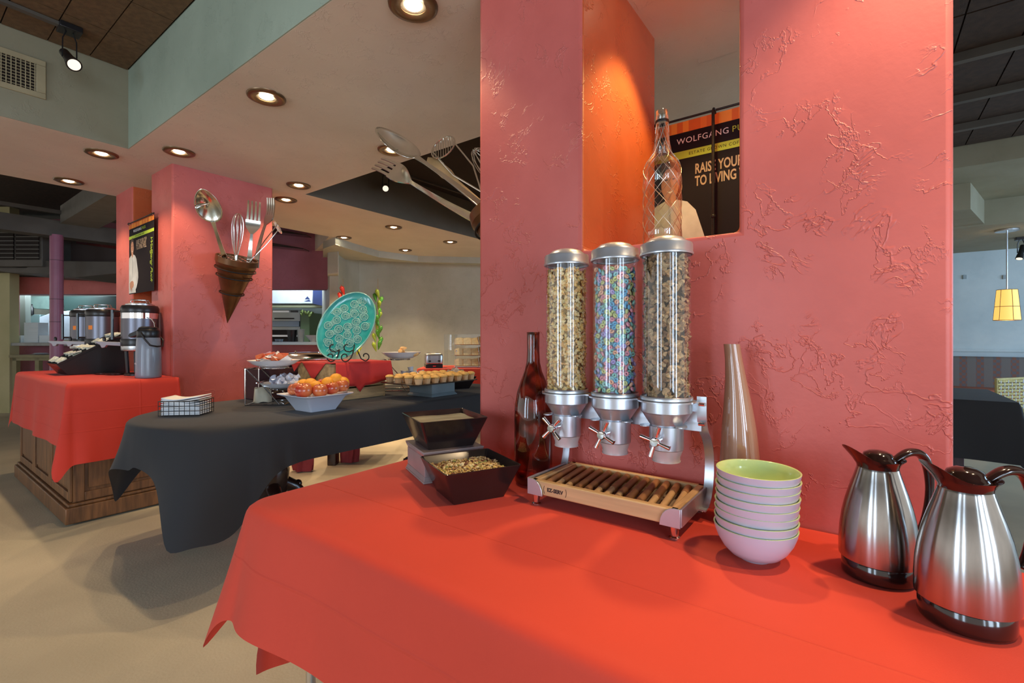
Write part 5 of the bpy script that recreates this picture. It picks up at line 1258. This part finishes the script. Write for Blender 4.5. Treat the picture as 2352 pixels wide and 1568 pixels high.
def spoon(p0, p1, face, label, w_=.16, bl=.30):
    p0 = Vector(p0); p1 = Vector(p1); L = (p1-p0).length; M = aim(p0, p1, face); t = thing('giant_spoon', label, 'spoon', tuple(p0))
    def bowl(u, v):
        a = v*2*PI; rr = math.sin(PI*.5*u); e = 1+.12*math.sin(a)*0
        x = w_/2*u*math.cos(a); z = (bl/2*u)*math.sin(a)*(1.0+.0*u); y = -.045*(1-u*u) 
        x *= (1-.18*math.sin(a)); return (x, y, L-bl/2+z)
    G().grid(bowl, 10, 32, M=M).build('spoon_bowl', ut, t, world=True, smooth=60, solid=.004)
    g = G(); pts = []; 
    n = 14; vs = []
    for i in range(n+1):
        s = i/n; z = (L-bl+.01)*s; wd = .010+.012*(1-s)**1.5+.006*max(0, s-.85)/.15; y = .010*math.sin(PI*s)
        for dx, dy in ((-1,-1),(1,-1),(1,1),(-1,1)): vs.append((wd*dx, y+.004*dy, z))
    fs = [(3,2,1,0), tuple(4*n+q for q in range(4))]+[(4*i+q, 4*i+(q+1)%4, 4*i+4+(q+1)%4, 4*i+4+q) for i in range(n) for q in range(4)]
    G().add(vs, fs, M=M).build('handle', ut, t, world=True, smooth=50, bevel=.0015); return t
def fork(p0, p1, face, label, w_=.10, hl=.26, bend=.03):
    p0 = Vector(p0); p1 = Vector(p1); L = (p1-p0).length; M = aim(p0, p1, face); t = thing('giant_fork', label, 'fork', tuple(p0))
    def strip(fn, n):
        vs = []
        for i in range(n+1):
            x, y, z, wd, th = fn(i/n)
            for dx, dy in ((-1,-1),(1,-1),(1,1),(-1,1)): vs.append((x+wd*dx, y+th*dy, z))
        return vs, [(3,2,1,0), tuple(4*n+q for q in range(4))]+[(4*i+q, 4*i+(q+1)%4, 4*i+4+(q+1)%4, 4*i+4+q) for i in range(n) for q in range(4)]
    G().add(*strip(lambda s: (0, bend*.6*math.sin(PI*s), (L-hl)*s, .010+.014*(1-s)**1.4, .0045), 12), M=M).build('handle', ut, t, world=True, smooth=50)
    G().add(*strip(lambda s: (0, -bend*math.sin(PI*s*.5), L-hl+hl*.42*s, .012+(w_/2-.012)*math.sin(PI*.5*min(1, s*1.35)), .0045), 10), M=M).build('fork_head', ut, t, world=True, smooth=50)
    for k in range(4):
        x0 = -w_/2+w_*(k+.5)/4
        G().add(*strip(lambda s: (x0, -bend*(1-s*s*1.1), L-hl*.60+hl*.60*s, .0085-.003*s, .004), 8), M=M).build('tine', ut, t, world=True, smooth=50)
    return t
def whisk(p0, p1, label, w_=.055, n=5):
    p0 = Vector(p0); p1 = Vector(p1); L = (p1-p0).length; M = aim(p0, p1, (0,-1,.1)); t = thing('giant_whisk', label, 'whisk', tuple(p0))
    for k in range(n):
        a = PI*k/n; pts = []
        for i in range(25):
            s = i/24; ang = (s-.5)*2; z = L*(.18+.82*math.cos(ang*PI/2)**.6) if abs(ang) < 1 else L*.18
            x = w_*math.sin(ang*PI/2)*(math.cos(ang*PI/2)**.45 if abs(ang) < .999 else 0)+.008*ang
            pts.append((x*math.cos(a), x*math.sin(a), z))
        G().tube(pts, .0022, 6, M=M).build('wire_loop', ut, t, world=True, smooth=60)
    G().cyl((0,0,0),(0,0,L*.22),.012,12,M=M).build('handle', ut, t, world=True); return t
def masher(p0, p1, label, nrm, r=.065, wood=True):
    p0 = Vector(p0); p1 = Vector(p1); t = thing('giant_masher', label, 'masher', tuple(p0)); n = Vector(nrm).normalized()
    A = aim(p1, p1+n, (0,.3,1))
    G().torus(r, .004, 28, 8, A).build('ring', ut, t, world=True)
    g = G()
    for k in range(-4, 5):
        x = k*r*.21; h = math.sqrt(r*r-x*x); g.cyl((x,-h,0),(x,h,0),.0022,6,M=A)
    g.build('grille', ut, t, world=True)
    for s in (-1, 1):
        e = A @ Vector((s*r*.9,0,0)); m_ = p0+(p1-p0)*.62+ (e-p1)*.9
        G().tube([e, m_, p0+(p1-p0)*.3, p0], .0045, 8).build('arm', ut, t, world=True)
    if wood: G().cyl(p0-(p1-p0)*.15, p0+(p1-p0)*.22, .013, 12).build('handle', utw, t, world=True)
    return t
# first holder, on the far red pillar
yA = QY0-.21
rimA = Py(545, 592, yA); tipA = Py(522, 742, QY0-.025)
cone_holder(rimA, tipA, (0,1,0), 'bronze cone of giant utensils on the far red pillar', r=.152)
def fan(px0, py0, y0, px1, py1, y1): return Py(px0, py0, y0), Py(px1, py1, y1)
a, b = fan(524, 612, yA, 464, 434, yA-.30); spoon(a, b, (-.62,-.78,.15), 'giant spoon with a shiny bowl leaning left on the far red pillar', .165, .26)
a, b = fan(541, 612, yA, 547, 490, yA-.05); whisk(a, b, 'giant wire whisk between the spoon and forks on the far pillar', .06, 5)
a, b = fan(572, 618, yA+.02, 584, 462, yA-.10); fork(a, b, (-.5,-.85,0), 'front giant fork standing upright on the far red pillar', .11, .26)
a, b = fan(588, 615, yA+.05, 622, 455, yA+.03); fork(a, b, (-.9,-.45,0), 'rear giant fork leaning right on the far red pillar', .08, .24)
a, b = fan(560, 618, yA, 638, 522, yA-.12); masher(a, b, 'giant masher leaning right past the edge of the far red pillar', (.8,-.3,.55), .055, False)
# second holder, on the hidden left face of the near pillar
xB = 1.80; yB = PY1+.205; zB = 1.815
cone_holder((xB, yB, zB), (xB, PY1+.025, 1.36), (0,-1,0), 'bronze cone of giant utensils on the side of the near pink pillar', r=.150)
spoon((xB-.04, yB+.02, zB-.02), Px(866, 292, 1.66), (-.55,-.15,.85), 'giant spoon reaching out from behind the near pillar under the ceiling', .13, .36)
fork((xB-.03, yB+.07, zB-.06), Px(865, 374, 1.80), (-.85,.0,.55), 'giant fork reaching out below the big spoon from the near pillar', .110, .36, -.03)
masher((xB+.04, yB+.03, zB), Px(1018, 338, 1.86), 'giant masher with a round grille above the near pillar fork', (-.8,-.1,.35), .075)
whisk((xB+.10, yB-.06, zB), Px(1090, 345, 2.0), 'giant whisk peeping out at the edge of the near pillar', .07, 5)
a = Vector((xB+.03, yB+.04, zB-.02)); b = Px(983, 362, 1.84); M = aim(a, b, (-.6,.1,.7)); L = (b-a).length
t = thing('wooden_spatula', 'giant pale wooden spatula between the spoon and fork on the near pillar', 'spatula', tuple(a))
G().prism([(-.012,0),(.012,0),(.014,L*.55),(.035,L*.7),(.032,L*.95),(.0,L),(-.03,L*.93),(-.033,L*.7),(-.014,L*.55)], -.004, .004, 'z', M @ Matrix(((1,0,0,0),(0,0,1,0),(0,1,0,0),(0,0,0,1)))).build('blade', utw, t, world=True)

# ================================================================== TRACK LIGHTS, VENT
def track_spot(p, dirv, label, s=1.0, power=6):
    t = thing('track_spotlight', label, 'track light', tuple(p)); t.scale = (s,s,s)
    G().b2((-.045,-.045,-.03),(.045,.045,0)).build('mount', M_['pblack'], t, bevel=.003)
    D_ = Vector(dirv).normalized(); c0 = Vector((0,0,-.17)); 
    for sd in (-1, 1):
        side = D_.cross(Vector((0,0,1))).normalized()*.028*sd
        G().tube([Vector((0,0,-.03))+side*.5, Vector((0,0,-.07))+side, c0+side*1.05], .005, 6, flat=.6).build('yoke_arm', M_['pblack'], t)
    G().cyl(c0-D_*.09, c0+D_*.03, .022, 20, r1=.024).build('lamp_body', M_['pblack'], t)
    G().cyl(c0+D_*.02, c0+D_*.075, .027, 24, r1=.034).build('lamp_head', M_['pblack'], t)
    G().cyl(c0+D_*.0755, c0+D_*.077, .027, 24).build('lens', mat('spot_lens', (.5,.5,.45), .2, emit=(1,.85,.65), estr=.8), t); return t
p = Pz(160, 62, 3.088)
track_spot(p, (CA*-.35+SA*.6, SA*-.35-CA*.6, -.55), 'black track spotlight under the brown tiles at the top left', 1.15)
q = Pz(-60, -26, 3.085)
o = G().b2((0,0,0),(1,1,1)); 
d_ = Vector((p.x-q.x, p.y-q.y, 0)); ang = math.atan2(d_.y, d_.x)
o = G().b2((0,-.018,-.02),(d_.length,.018,0)).build('light_track', M_['duct'], loc=(q.x, q.y, 3.088), rot=(0,0,ang)); tag(o, 'dark ceiling track carrying the top left spotlight', 'track')
p = Pz(886, 388, 2.99); track_spot(Vector((p.x, p.y, 2.985)), (-.5,-.6,-.4), 'small black track spotlight beside the fork tines in the dark bay', 1.1)
o = G().b2((0,-.012,-.018),(3.2,.012,0)).build('light_track', M_['duct'], loc=(p.x-.05, p.y, 2.9995), rot=(0,0,-.06)); tag(o, 'dark track in the far raised bay', 'track')
# vent grille on the soffit
vy = AY-.0065
def pv(px, py): return Py(px, py, vy)
x1 = pv(105, 200).x; x0 = x1-.62; z1 = pv(105,143).z; z0 = pv(105,230).z
vt = thing('ceiling_vent', 'beige square vent grille on the olive soffit at the left edge', 'vent', ((x0+x1)/2, vy, z0))
vm = mat('beige_vent_metal', (.40,.33,.20), .5, var=.1)
for a, b in (((x0,z0),(x1,z0+.035)),((x0,z1-.035),(x1,z1)),((x0,z0+.035),(x0+.045,z1-.035)),((x1-.045,z0+.035),(x1,z1-.035))): G().b2((a[0], vy-.012, a[1]), (b[0], vy, b[1])).build('frame', vm, vt, world=True, bevel=.003)
G().b2((x0+.04, vy-.002, z0+.03), (x1-.04, vy-.0005, z1-.03)).build('backing', M_['darkgap'], vt, world=True)
nb_ = 26
for k in range(nb_):
    x = x0+.05+(x1-x0-.10)*k/(nb_-1); G().b2((x-.0022, vy-.010, z0+.034), (x+.0022, vy-.0025, z1-.034)).build('vertical_blade', vm, vt, world=True)
for k in range(9):
    z = z0+.045+(z1-z0-.09)*k/8; G().b2((x0+.046, vy-.0085, z-.0018), (x1-.046, vy-.004, z+.0018)).build('horizontal_blade', vm, vt, world=True)

# ================================================================== DARK SERVICE AREA ABOVE THE KITCHEN (left)
def VB(px0, py0, px1, py1, d0, d1): return view_box(px0, py0, px1, py1, d0, d1)
pm_ = mat('mauve_painted_steel', (.36,.12,.20), .35, var=.15, vscale=3)
p = Pd(130, 700, 6.55); col_ = thing('pipe_column', 'round mauve painted steel column in front of the kitchen', 'column', (p.x, p.y, 0))
G().lathe([(.072,0),(.072,2.62)], 28).build('shaft', pm_, col_, smooth=60)
for z in (vz(598, 6.55), vz(687, 6.55), vz(739, 6.55)): G().lathe([(.0735,z-.004),(.0735,z+.004)], 28).build('seam_band', mat('dark_mauve_seam', (.12,.04,.07), .5), col_, smooth=60)
zb_ = vz(545, 6.6)
o = G().b2((-5, 8.9, zb_), (6, 9.15, zb_+.22)).build('steel_beam', M_['duct'], smooth=0, bevel=.004); tag(o, 'long dark steel beam over the mauve column', 'beam')
o = G().b2((-4, 8.84, zb_+.30), (3.0, 8.90, zb_+.35)).build('conduit', M_['duct'], smooth=0); tag(o, 'thin dark conduit above the long steel beam', 'pipe')
a = Pz(248, 448, 2.86); 
o = G().b2((1.55, EY+.02, 2.78), (1.95, 8.9, 3.02)).build('cross_beam', mat('grey_painted_beam', (.20,.18,.15), .6, var=.1), smooth=0); tag(o, 'grey cross beam running away under the dark ceiling', 'beam')
o = G().b2((1.96, 7.3, 2.90), (4.0, 7.36, 2.96)).build('conduit', M_['duct'], smooth=0); tag(o, 'short dark conduit right of the grey cross beam', 'pipe')
dk = thing('air_duct', 'dark duct box with two grilles above the yellow wall', 'duct', tuple(Pd(40, 570, 6.9)), VIEWROT)
def vbw(px0, py0, px1, py1, d0, d1): return view_box(px0, py0, px1, py1, d0, d1)
vbw(-160, 524, 97, 612, 6.95, 7.5).build('box', M_['duct'], dk, world=True, bevel=.01)
for a_, b_ in ((-30, 30), (36, 88)):
    vbw(a_, 530, b_, 596, 6.93, 6.949).build('grille_opening', M_['darkgap'], dk, world=True)
    for k in range(7):
        y = 533+k*9.5; vbw(a_, y, b_, y+1.6, 6.915, 6.93).build('louver', mat('louver_metal', (.16,.15,.13), .5) if k == 0 and a_ < 0 else bpy.data.materials['louver_metal'], dk, world=True)
g = G(); zt_ = vz(612, 7.0); 
def dprism(pts, d0, d1): return G().prism([(vx(a, d0), vz(b, d0)) for a, b in pts], d0, d1, 'y', VM)
o = dprism([(-160,614),(60,614),(95,598),(268,600),(268,628),(172,637),(90,628),(22,626),(-160,600)], 7.0, 7.9).build('duct_transition', M_['duct'], smooth=0, bevel=.01); tag(o, 'dark angled duct hanging low above the left kitchen opening', 'duct')
o = dprism([(98,548),(268,572),(268,612),(97,600)], 7.4, 7.9).build('hood_duct', mat('brown_duct', (.05,.03,.025), .7), smooth=0); tag(o, 'dark brown hood duct behind the mauve column', 'duct')
# ------------------------------------------------------------------ kitchen left
lg = mat('grey_counter', (.30,.30,.28), .35, var=.15)
def tb_(nm, g, m, label, cat, group=None, **kw): return tag(g.build(nm, m, **kw), label, cat, group)
tb_('pass_shelf', VB(17, 787, 262, 794, 7.62, 8.1), lg, 'grey serving shelf of the left kitchen opening', 'shelf', bevel=.004)
tb_('range_hood', dprism([(58,680),(140,680),(140,712),(62,708)], 8.9, 9.4), mat('green_grey_hood', (.20,.30,.27), .4, var=.15), 'grey green range hood in the left kitchen', 'hood', bevel=.01)
tb_('range_hood', dprism([(144,680),(300,680),(300,724),(150,722)], 8.9, 9.4), mat('dark_hood', (.03,.06,.055), .35), 'dark range hood right of the mauve column', 'hood', bevel=.01)
kl = bpy.data.materials['kitchen_wall_panel']
tb_('door_frame', VB(43, 676, 58, 770, 8.3, 8.4), mat('grey_green_frame', (.22,.25,.22), .5), 'grey vertical frame in the left kitchen opening', 'frame', bevel=.005)
tb_('storage_unit', VB(62, 722, 92, 775, 8.8, 9.3), mat('teal_steel', (.20,.30,.31), .35, .3), 'teal steel storage unit in the left kitchen', 'cabinet', bevel=.01)
tb_('canvas_cover', dprism([(90,728),(112,720),(142,715),(170,712),(176,780),(90,780)], 8.7, 8.76), mat('white_canvas', (.62,.70,.80), .8, var=.15, vscale=4), 'white cloth cover in the left kitchen', 'cloth', bevel=.01)
tb_('spice_bottle', G().lathe([(.03,0),(.03,.12),(.012,.15),(.012,.19)], 14, VM @ Matrix.Translation((vx(67, 8.75), 8.8, vz(722, 8.8)))), M_['pblack'], 'dark bottle on the storage unit in the left kitchen', 'bottle', smooth=40)
fb = G().box((0,0,0), (.17,.17,.022)).mesh('foam_box'); fb.materials.append(mat('white_foam', (.78,.84,.86), .7))
for s_, (px, n_, nm) in enumerate(((48, 5, 'short left'), (82, 14, 'tall middle'), (112, 5, 'short right'))):
    for k in range(n_):
        o = bpy.data.objects.new('foam_box', fb); COL.objects.link(o); q = VM @ Vector((vx(px, 7.85), 7.86, vz(787, 7.62)+.0135+.0235*k))
        o.location = q; o.rotation_euler = (0,0,VIEWROT+.02*math.sin(k*3+s_)); o.scale = (1.0 if s_ != 1 else 1.35, 1, 1)
        tag(o, 'white foam box, %s from the bottom of the %s stack on the kitchen shelf' % (ORD[k], nm), 'box', 'foam boxes on the kitchen shelf')
bn = thing('wooden_bench', 'olive wooden side table under the kitchen shelf', 'table', tuple(VM @ Vector((vx(75, 7.2), 7.3, 0))), VIEWROT)
ow = mat('olive_wood', (.26,.22,.10), .5, var=.25, vscale=5)
VB(20, 815, 250, 821, 7.05, 7.5).build('top', ow, bn, world=True)
VB(28, 821, 240, 828, 7.1, 7.14).build('apron', ow, bn, world=True)
for a_ in (28, 80, 150):
    p0 = vx(a_, 7.1); G().b2((p0, 7.1, 0), (p0+.06, 7.16, vz(821, 7.1)), VM).build('leg', ow, bn, world=True)
for k in range(3):
    p = VM @ Vector((vx(86, 7.2), 7.25, vz(815, 7.05)+.002+.008*k)); o = G().lathe([(.001,0),(.05,0),(.10-.01*k,.006),(.098-.01*k,.008),(.05,.004),(.001,.004)], 24, cap0=False, cap1=False).build('serving_plate', M_['gloss'], loc=p, smooth=50); tag(o, ['lowest','middle','topmost'][k]+' white plate stacked on the olive side table', 'plate')
# ------------------------------------------------------------------ kitchen centre
tb_('range_hood', VB(560, 666, 718, 697, 8.3, 8.9), mat('lit_white_steel_hood', (.66,.74,.86), .4, var=.05), 'bright white steel hood in the middle kitchen opening', 'hood', bevel=.01)
blue_ = mat('dark_blue_panel', (.035,.055,.16), .3, var=.1)
tb_('blue_panel', dprism([(719,664),(790,664),(790,712),(757,706),(719,697)], 8.2, 8.25), blue_, 'dark blue panel right of the bright hood', 'panel')
hm = txt('▲', .12, blue_, 'blue_mark', None, VM @ Matrix.Translation((vx(706, 8.29), 8.29, vz(686, 8.29))) @ Matrix.Rotation(PI/2, 4, 'X'), .001); 
bpy.data.objects.remove(hm)
hoodo = [o for o in bpy.data.objects if o.name.startswith('range_hood') and 'bright white' in o.get('label', '')][0]
g = G(); 
for tri in (((700,687),(712,687),(706,680)), ((698,692),(714,692),(710,688),(703,690))): g.add([tuple(VM @ Vector((vx(a_, 8.295), 8.296, vz(b_, 8.295)))) for a_, b_ in tri], [tuple(range(len(tri)))])
g.build('emblem', blue_, hoodo, world=True, smooth=0)
tb_('hood_rail', VB(560, 701, 790, 706, 8.25, 8.4), mat('olive_steel', (.28,.30,.18), .4, .3), 'olive steel rail under the bright hood', 'rail')
ov = thing('pizza_oven', 'grey double deck oven in the middle kitchen opening', 'oven', tuple(VM @ Vector((vx(640, 8.6), 8.9, 0))), VIEWROT)
VB(560, 711, 690, 830, 8.6, 9.2).build('body', mat('oven_grey', (.42,.45,.42), .35, .4), ov, world=True, bevel=.01)
VB(560, 737, 687, 750, 8.56, 8.598).build('upper_door', mat('oven_blue_grey', (.22,.28,.34), .3, .3), ov, world=True, bevel=.005)
VB(560, 757, 684, 786, 8.56, 8.598).build('lower_door', M_['darkgap'], ov, world=True, bevel=.005)
VB(630, 730, 674, 732.5, 8.575, 8.598).build('handle_slot', M_['darkgap'], ov, world=True)
VB(560, 769, 684, 773, 8.54, 8.558).build('rack', M_['steel'], ov, world=True)
VB(667, 713, 684, 717, 8.585, 8.598).build('display', M_['pblack'], ov, world=True)
VB(627, 713, 664, 717, 8.585, 8.598).build('control_strip', M_['steel'], ov, world=True)
tb_('tall_cabinet', VB(690, 717, 711, 830, 8.55, 9.1), mat('green_enamel', (.17,.26,.12), .45), 'green cabinet right of the oven', 'cabinet', bevel=.01)
tb_('pass_shelf', VB(545, 785, 752, 792, 7.12, 7.6), mat('bluish_steel_shelf', (.35,.45,.56), .3, .5), 'steel serving shelf of the middle kitchen opening', 'shelf', bevel=.004)
zs_ = vz(785, 7.12)
def onshelf(px, d=7.4): return VM @ Vector((vx(px, d), d, zs_+.001))
tb_('bucket', G().lathe([(.055,0),(.075,.18),(.078,.18)], 20), M_['pblack'], 'black bucket on the middle kitchen shelf', 'bucket', loc=onshelf(671), smooth=40)
tb_('storage_tub', G().lathe([(.045,0),(.056,.19),(.060,.19),(.060,.196)], 20), mat('frosted_tub', (.42,.50,.50), .3, var=.1), 'frosted plastic tub beside the black bucket', 'tub', loc=onshelf(691), smooth=40)
tb_('mixing_bowl', G().lathe([(.04,0),(.05,.02),(.115,.10),(.118,.102),(.045,.02)], 28, cap1=False), M_['gloss'], 'white mixing bowl on the middle kitchen shelf', 'bowl', loc=onshelf(719), smooth=40)
tb_('steel_pan', G().lathe([(.05,0),(.06,.04),(.062,.04),(.05,.005)], 20, cap1=False), M_['steel'], 'small steel pan left of the black bucket', 'pan', loc=onshelf(641), smooth=40)
leaf = mat('dried_herb', (.22,.30,.08), .6, var=.3)
hb = thing('herb_bunch', 'hanging bunch of dried herbs beside the oven', 'herbs', tuple(VM @ Vector((vx(707, 8.3), 8.3, vz(718, 8.3)))))
R = random.Random(2)
for k in range(14): G().sph((0,0,0), .04, 8, 5, (1,.3,.5)).build('leaf', leaf, hb, loc=(R.uniform(-.10,.10), R.uniform(-.1,.1), R.uniform(-.06,.05)), rot=(R.random()*3,R.random()*3,0))
area('kitchen_light', tuple(VM @ Vector((vx(690, 8.0), 7.9, 2.35))), tuple(VM @ Vector((vx(690, 9), 8.9, 1.2))), 1.2, .4, 14, (.75,.88,1))
area('kitchen_light', tuple(VM @ Vector((vx(120, 8.6), 8.4, 2.2))), tuple(VM @ Vector((vx(120, 9), 8.9, 1.2))), 1.2, .4, 18, (.75,.9,1))
# wooden trim of the upper plum wall
for k, (a_, b_) in enumerate((((600,520),(702,540)),((600,553),(697,572)))):
    o = dprism([a_, (b_[0], b_[1]-2), b_, (a_[0], a_[1]+9)], 7.0, 7.2).build('dark_rafter', M_['darkwood'], smooth=0); tag(o, ['upper','lower'][k]+' dark wooden rafter above the middle kitchen opening', 'rafter')

# ------------------------------------------------------------------ pepper strings on the grey wall
def ristra(px, py0, py1, d, n, cols, label, w_=.045):
    p = Pd(px, py0, d); L = (py1-py0)/F*d; t = thing('pepper_string', label, 'pepper string', (p.x, p.y, p.z-L))
    G().cyl((0,0,L*.1),(0,0,L),.005,6).build('string', mat('twine', (.45,.36,.22), .8) if 'twine' not in bpy.data.materials else bpy.data.materials['twine'], t)
    R = random.Random(int(px)); pr = [(.001,0),(.012,.03),(.026,.08),(.034,.12),(.030,.15),(.012,.16),(.004,.165),(.004,.185)]
    me = G().lathe(pr, 12, cap0=False).mesh('pepper'); me.materials.append(cols[0]); me.shade_smooth()
    me2 = me.copy(); me2.materials.clear(); me2.materials.append(cols[1 % len(cols)])
    for k in range(n):
        z = L*.80*(1-k/n)-.09; a = k*2.3; o = bpy.data.objects.new('pepper', me if k % 3 else me2); COL.objects.link(o); o.parent = t
        o.location = (w_*.6*math.cos(a), w_*.6*math.sin(a), max(0.0, z)); o.rotation_euler = (.35*math.sin(a), -.35*math.cos(a), a)
grn = mat('green_pepper', (.03,.20,.02), .3, col2=(.10,.36,.03), vscale=14, coat=.5); yel = mat('yellow_pepper', (.62,.66,.02), .3, coat=.4); redp = mat('red_pepper', (.55,.03,.02), .3, coat=.4)
ristra(868, 640, 808, 7.55, 16, [grn, mat('yellow_green_pepper', (.30,.42,.04), .3, coat=.5)], 'hanging string of green peppers on the grey curved wall')
ristra(788, 640, 775, 6.95, 8, [redp], 'string of red peppers mostly hidden behind the turquoise platter')
ristra(820, 742, 816, 7.0, 7, [yel], 'yellow peppers hanging behind the iron easel')

# ================================================================== RIGHT-HAND DINING AREA
p = Pz(2313, 527, CZ); p.z = CZ
pn = thing('pendant_lamp', 'pendant lamp with a glowing amber shade in the far dining room', 'pendant lamp', tuple(p)); dd = 5.85
G().lathe([(.11,-.022),(.11,-.004),(.03,0)], 28).build('canopy', M_['steel'], pn)
ztop = vz(665, dd)-CZ; zbot = vz(735, dd)-CZ
G().cyl((0,0,ztop),(0,0,-.02),.009,10).build('stem', M_['steel'], pn)
G().lathe([(.092,ztop),(.122,zbot)], 32, cap0=False, cap1=False).build('lamp_shade', mat('amber_shade', (.80,.52,.16), .6, emit=(1,.55,.12), estr=.75), pn)
for z in (ztop, (ztop+zbot)/2-.02, zbot): G().torus(.092+.03*(z-ztop)/(zbot-ztop)+.001, .003, 32, 6, Matrix.Translation((0,0,z))).build('shade_wire', M_['iron'], pn)
for k in range(6):
    a = k*PI/3+.3; G().cyl((.093*math.cos(a), .093*math.sin(a), ztop), (.1235*math.cos(a), .1235*math.sin(a), zbot), .0025, 6).build('shade_rib', M_['iron'], pn)
ld = bpy.data.lights.new('pendant_bulb', 'POINT'); ld.energy = 12; ld.color = WARM; ld.shadow_soft_size = .04; o = bpy.data.objects.new('pendant_bulb', ld); COL.objects.link(o); o.parent = pn; o.location = (0,0,zbot+.08)
G().sph((0,0,zbot+.10), .03, 14, 10).build('bulb', M_['lamp'], pn)
p = Pz(2345, 545, CZ); track_spot(Vector((p.x, p.y, CZ)), (-.3,.2,-.8), 'small black spotlight right of the amber pendant lamp', 1.2)
# banquette with patterned fabric
fab, nt, b = nodes('banquette_fabric'); L = nt.links; tc = N(nt, 'TexCoord'); sp = N(nt, 'SeparateXYZ'); L.new(tc.outputs['Object'], sp.inputs[0])
cbv = N(nt, 'CombineXYZ'); L.new(sp.outputs[1], cbv.inputs[0]); L.new(sp.outputs[2], cbv.inputs[1])
ck = N(nt, 'TexChecker'); ck.inputs['Scale'].default_value = 24; ck.inputs[1].default_value = (.13,.12,.13,1); ck.inputs[2].default_value = (.22,.10,.07,1); L.new(cbv.outputs[0], ck.inputs[0])
wv = N(nt, 'TexWave'); wv.bands_direction = 'X'; wv.inputs['Scale'].default_value = 1.7; L.new(cbv.outputs[0], wv.inputs[0]); gr = N(nt, 'Math', operation='GREATER_THAN'); gr.inputs[1].default_value = .55; L.new(wv.outputs[0], gr.inputs[0])
mx = N(nt, 'MixRGB'); mx.inputs[1].default_value = (.17,.15,.14,1); L.new(gr.outputs[0], mx.inputs[0]); L.new(ck.outputs[0], mx.inputs[2]); L.new(mx.outputs[0], b.inputs['Base Color']); b.inputs['Roughness'].default_value = .85
bq = thing('banquette', 'patterned upholstered banquette along the pale blue wall', 'bench', (9.7, -1.5, 0))
zb2 = EYE-(822-HY)/F*6.75
G().b2((10.0,-6,.42),(10.165,2.5,zb2)).build('backrest', fab, bq, world=True, bevel=.03)
G().b2((9.45,-6,.30),(9.999,2.5,.46)).build('seat', mat('rust_seat', (.36,.12,.07), .8, var=.15), bq, world=True, bevel=.03)
G().b2((9.5,-6,0),(10.1,2.5,.299)).build('base', M_['darkwood'], bq, world=True)
# dining table with black cloth
a = Pz(2345, 925, BZ); b_ = Pz(2200, 905, BZ)
tX0 = a.x; tY0 = a.y
rt_ = thing('dining_table', 'square dining table under black cloth at the right edge', 'table', (tX0+.5, tY0+.55, 0))
G().b2((tX0+.03, tY0+.03, BZ-.04), (tX0+1.03, tY0+1.07, BZ-.010)).build('tabletop', M_['darkwood'], rt_, world=True)
G().b2((tX0+.25, tY0+.25, 0), (tX0+.75, tY0+.80, BZ-.03)).build('pedestal_box', mat('plum_wood', (.07,.035,.05), .4, var=.3, vscale=4, stretch=(6,6,.8)), rt_, world=True, bevel=.005)
g = drape(outline(tX0, tX0+1.06, tY0, tY0+1.1, .01, 4), (tX0-.42, tX0+1.5, tY0-.42, tY0+1.5), BZ, flare=.04, amp=.06, freq=5, seed=2, step=.04, round_=.015, rows=12)
o = g.build('tablecloth', bpy.data.materials['black_cloth_folds'], smooth=50); tag(o, 'black cloth on the dining table at the right edge', 'tablecloth')
# woven chair back
p = Pd(2347, 890, 4.9); chr_ = thing('woven_chair', 'yellow woven armchair behind the right-hand black table', 'chair', (p.x+.1, p.y, 0), VIEWROT+.15)
wk = mat('yellow_wicker', (.60,.50,.20), .5, var=.2, vscale=40)
wdt = .56; zt2 = vz(872, 4.9); 
g = G()
for i in range(14):
    z = zt2-.02-.033*i; g.tube([(-wdt/2+wdt*s/12, .008*(1 if (s+i) % 2 else -1), z) for s in range(13)], .010, 6, flat=1.3)
g.build('back_weave', wk, chr_)
g = G()
for i in range(13): x = -wdt/2+wdt*i/12; g.cyl((x,0,zt2-.5),(x,0,zt2),.006,6)
g.build('back_uprights', mat('pale_blue_weave', (.55,.58,.66), .5), chr_)
G().tube([(-wdt/2,0,.42),(-wdt/2-.01,0,zt2),(wdt/2+.01,0,zt2+.015),(wdt/2,0,.42)], .016, 8).build('back_frame', wk, chr_)
G().b2((-wdt/2,-.5,.42),(wdt/2,0,.46)).build('seat', wk, chr_, bevel=.01)
for x in (-wdt/2+.02, wdt/2-.02):
    for y in (-.47, -.02): G().cyl((x,y,0),(x,y,.42),.017,8).build('leg', wk, chr_)
for k, px in enumerate((2216, 2308)):
    p = Px(px, 636, 10.19); o = G().b2((-.01,-.02,-.03),(.009,.02,.03)).build('wall_switch', mat('switch_plate', (.30,.36,.38), .5) if k == 0 else bpy.data.materials['switch_plate'], loc=p); tag(o, ['small wall plate left of the pendant stem','small wall plate at the pendant stem'][k], 'switch')
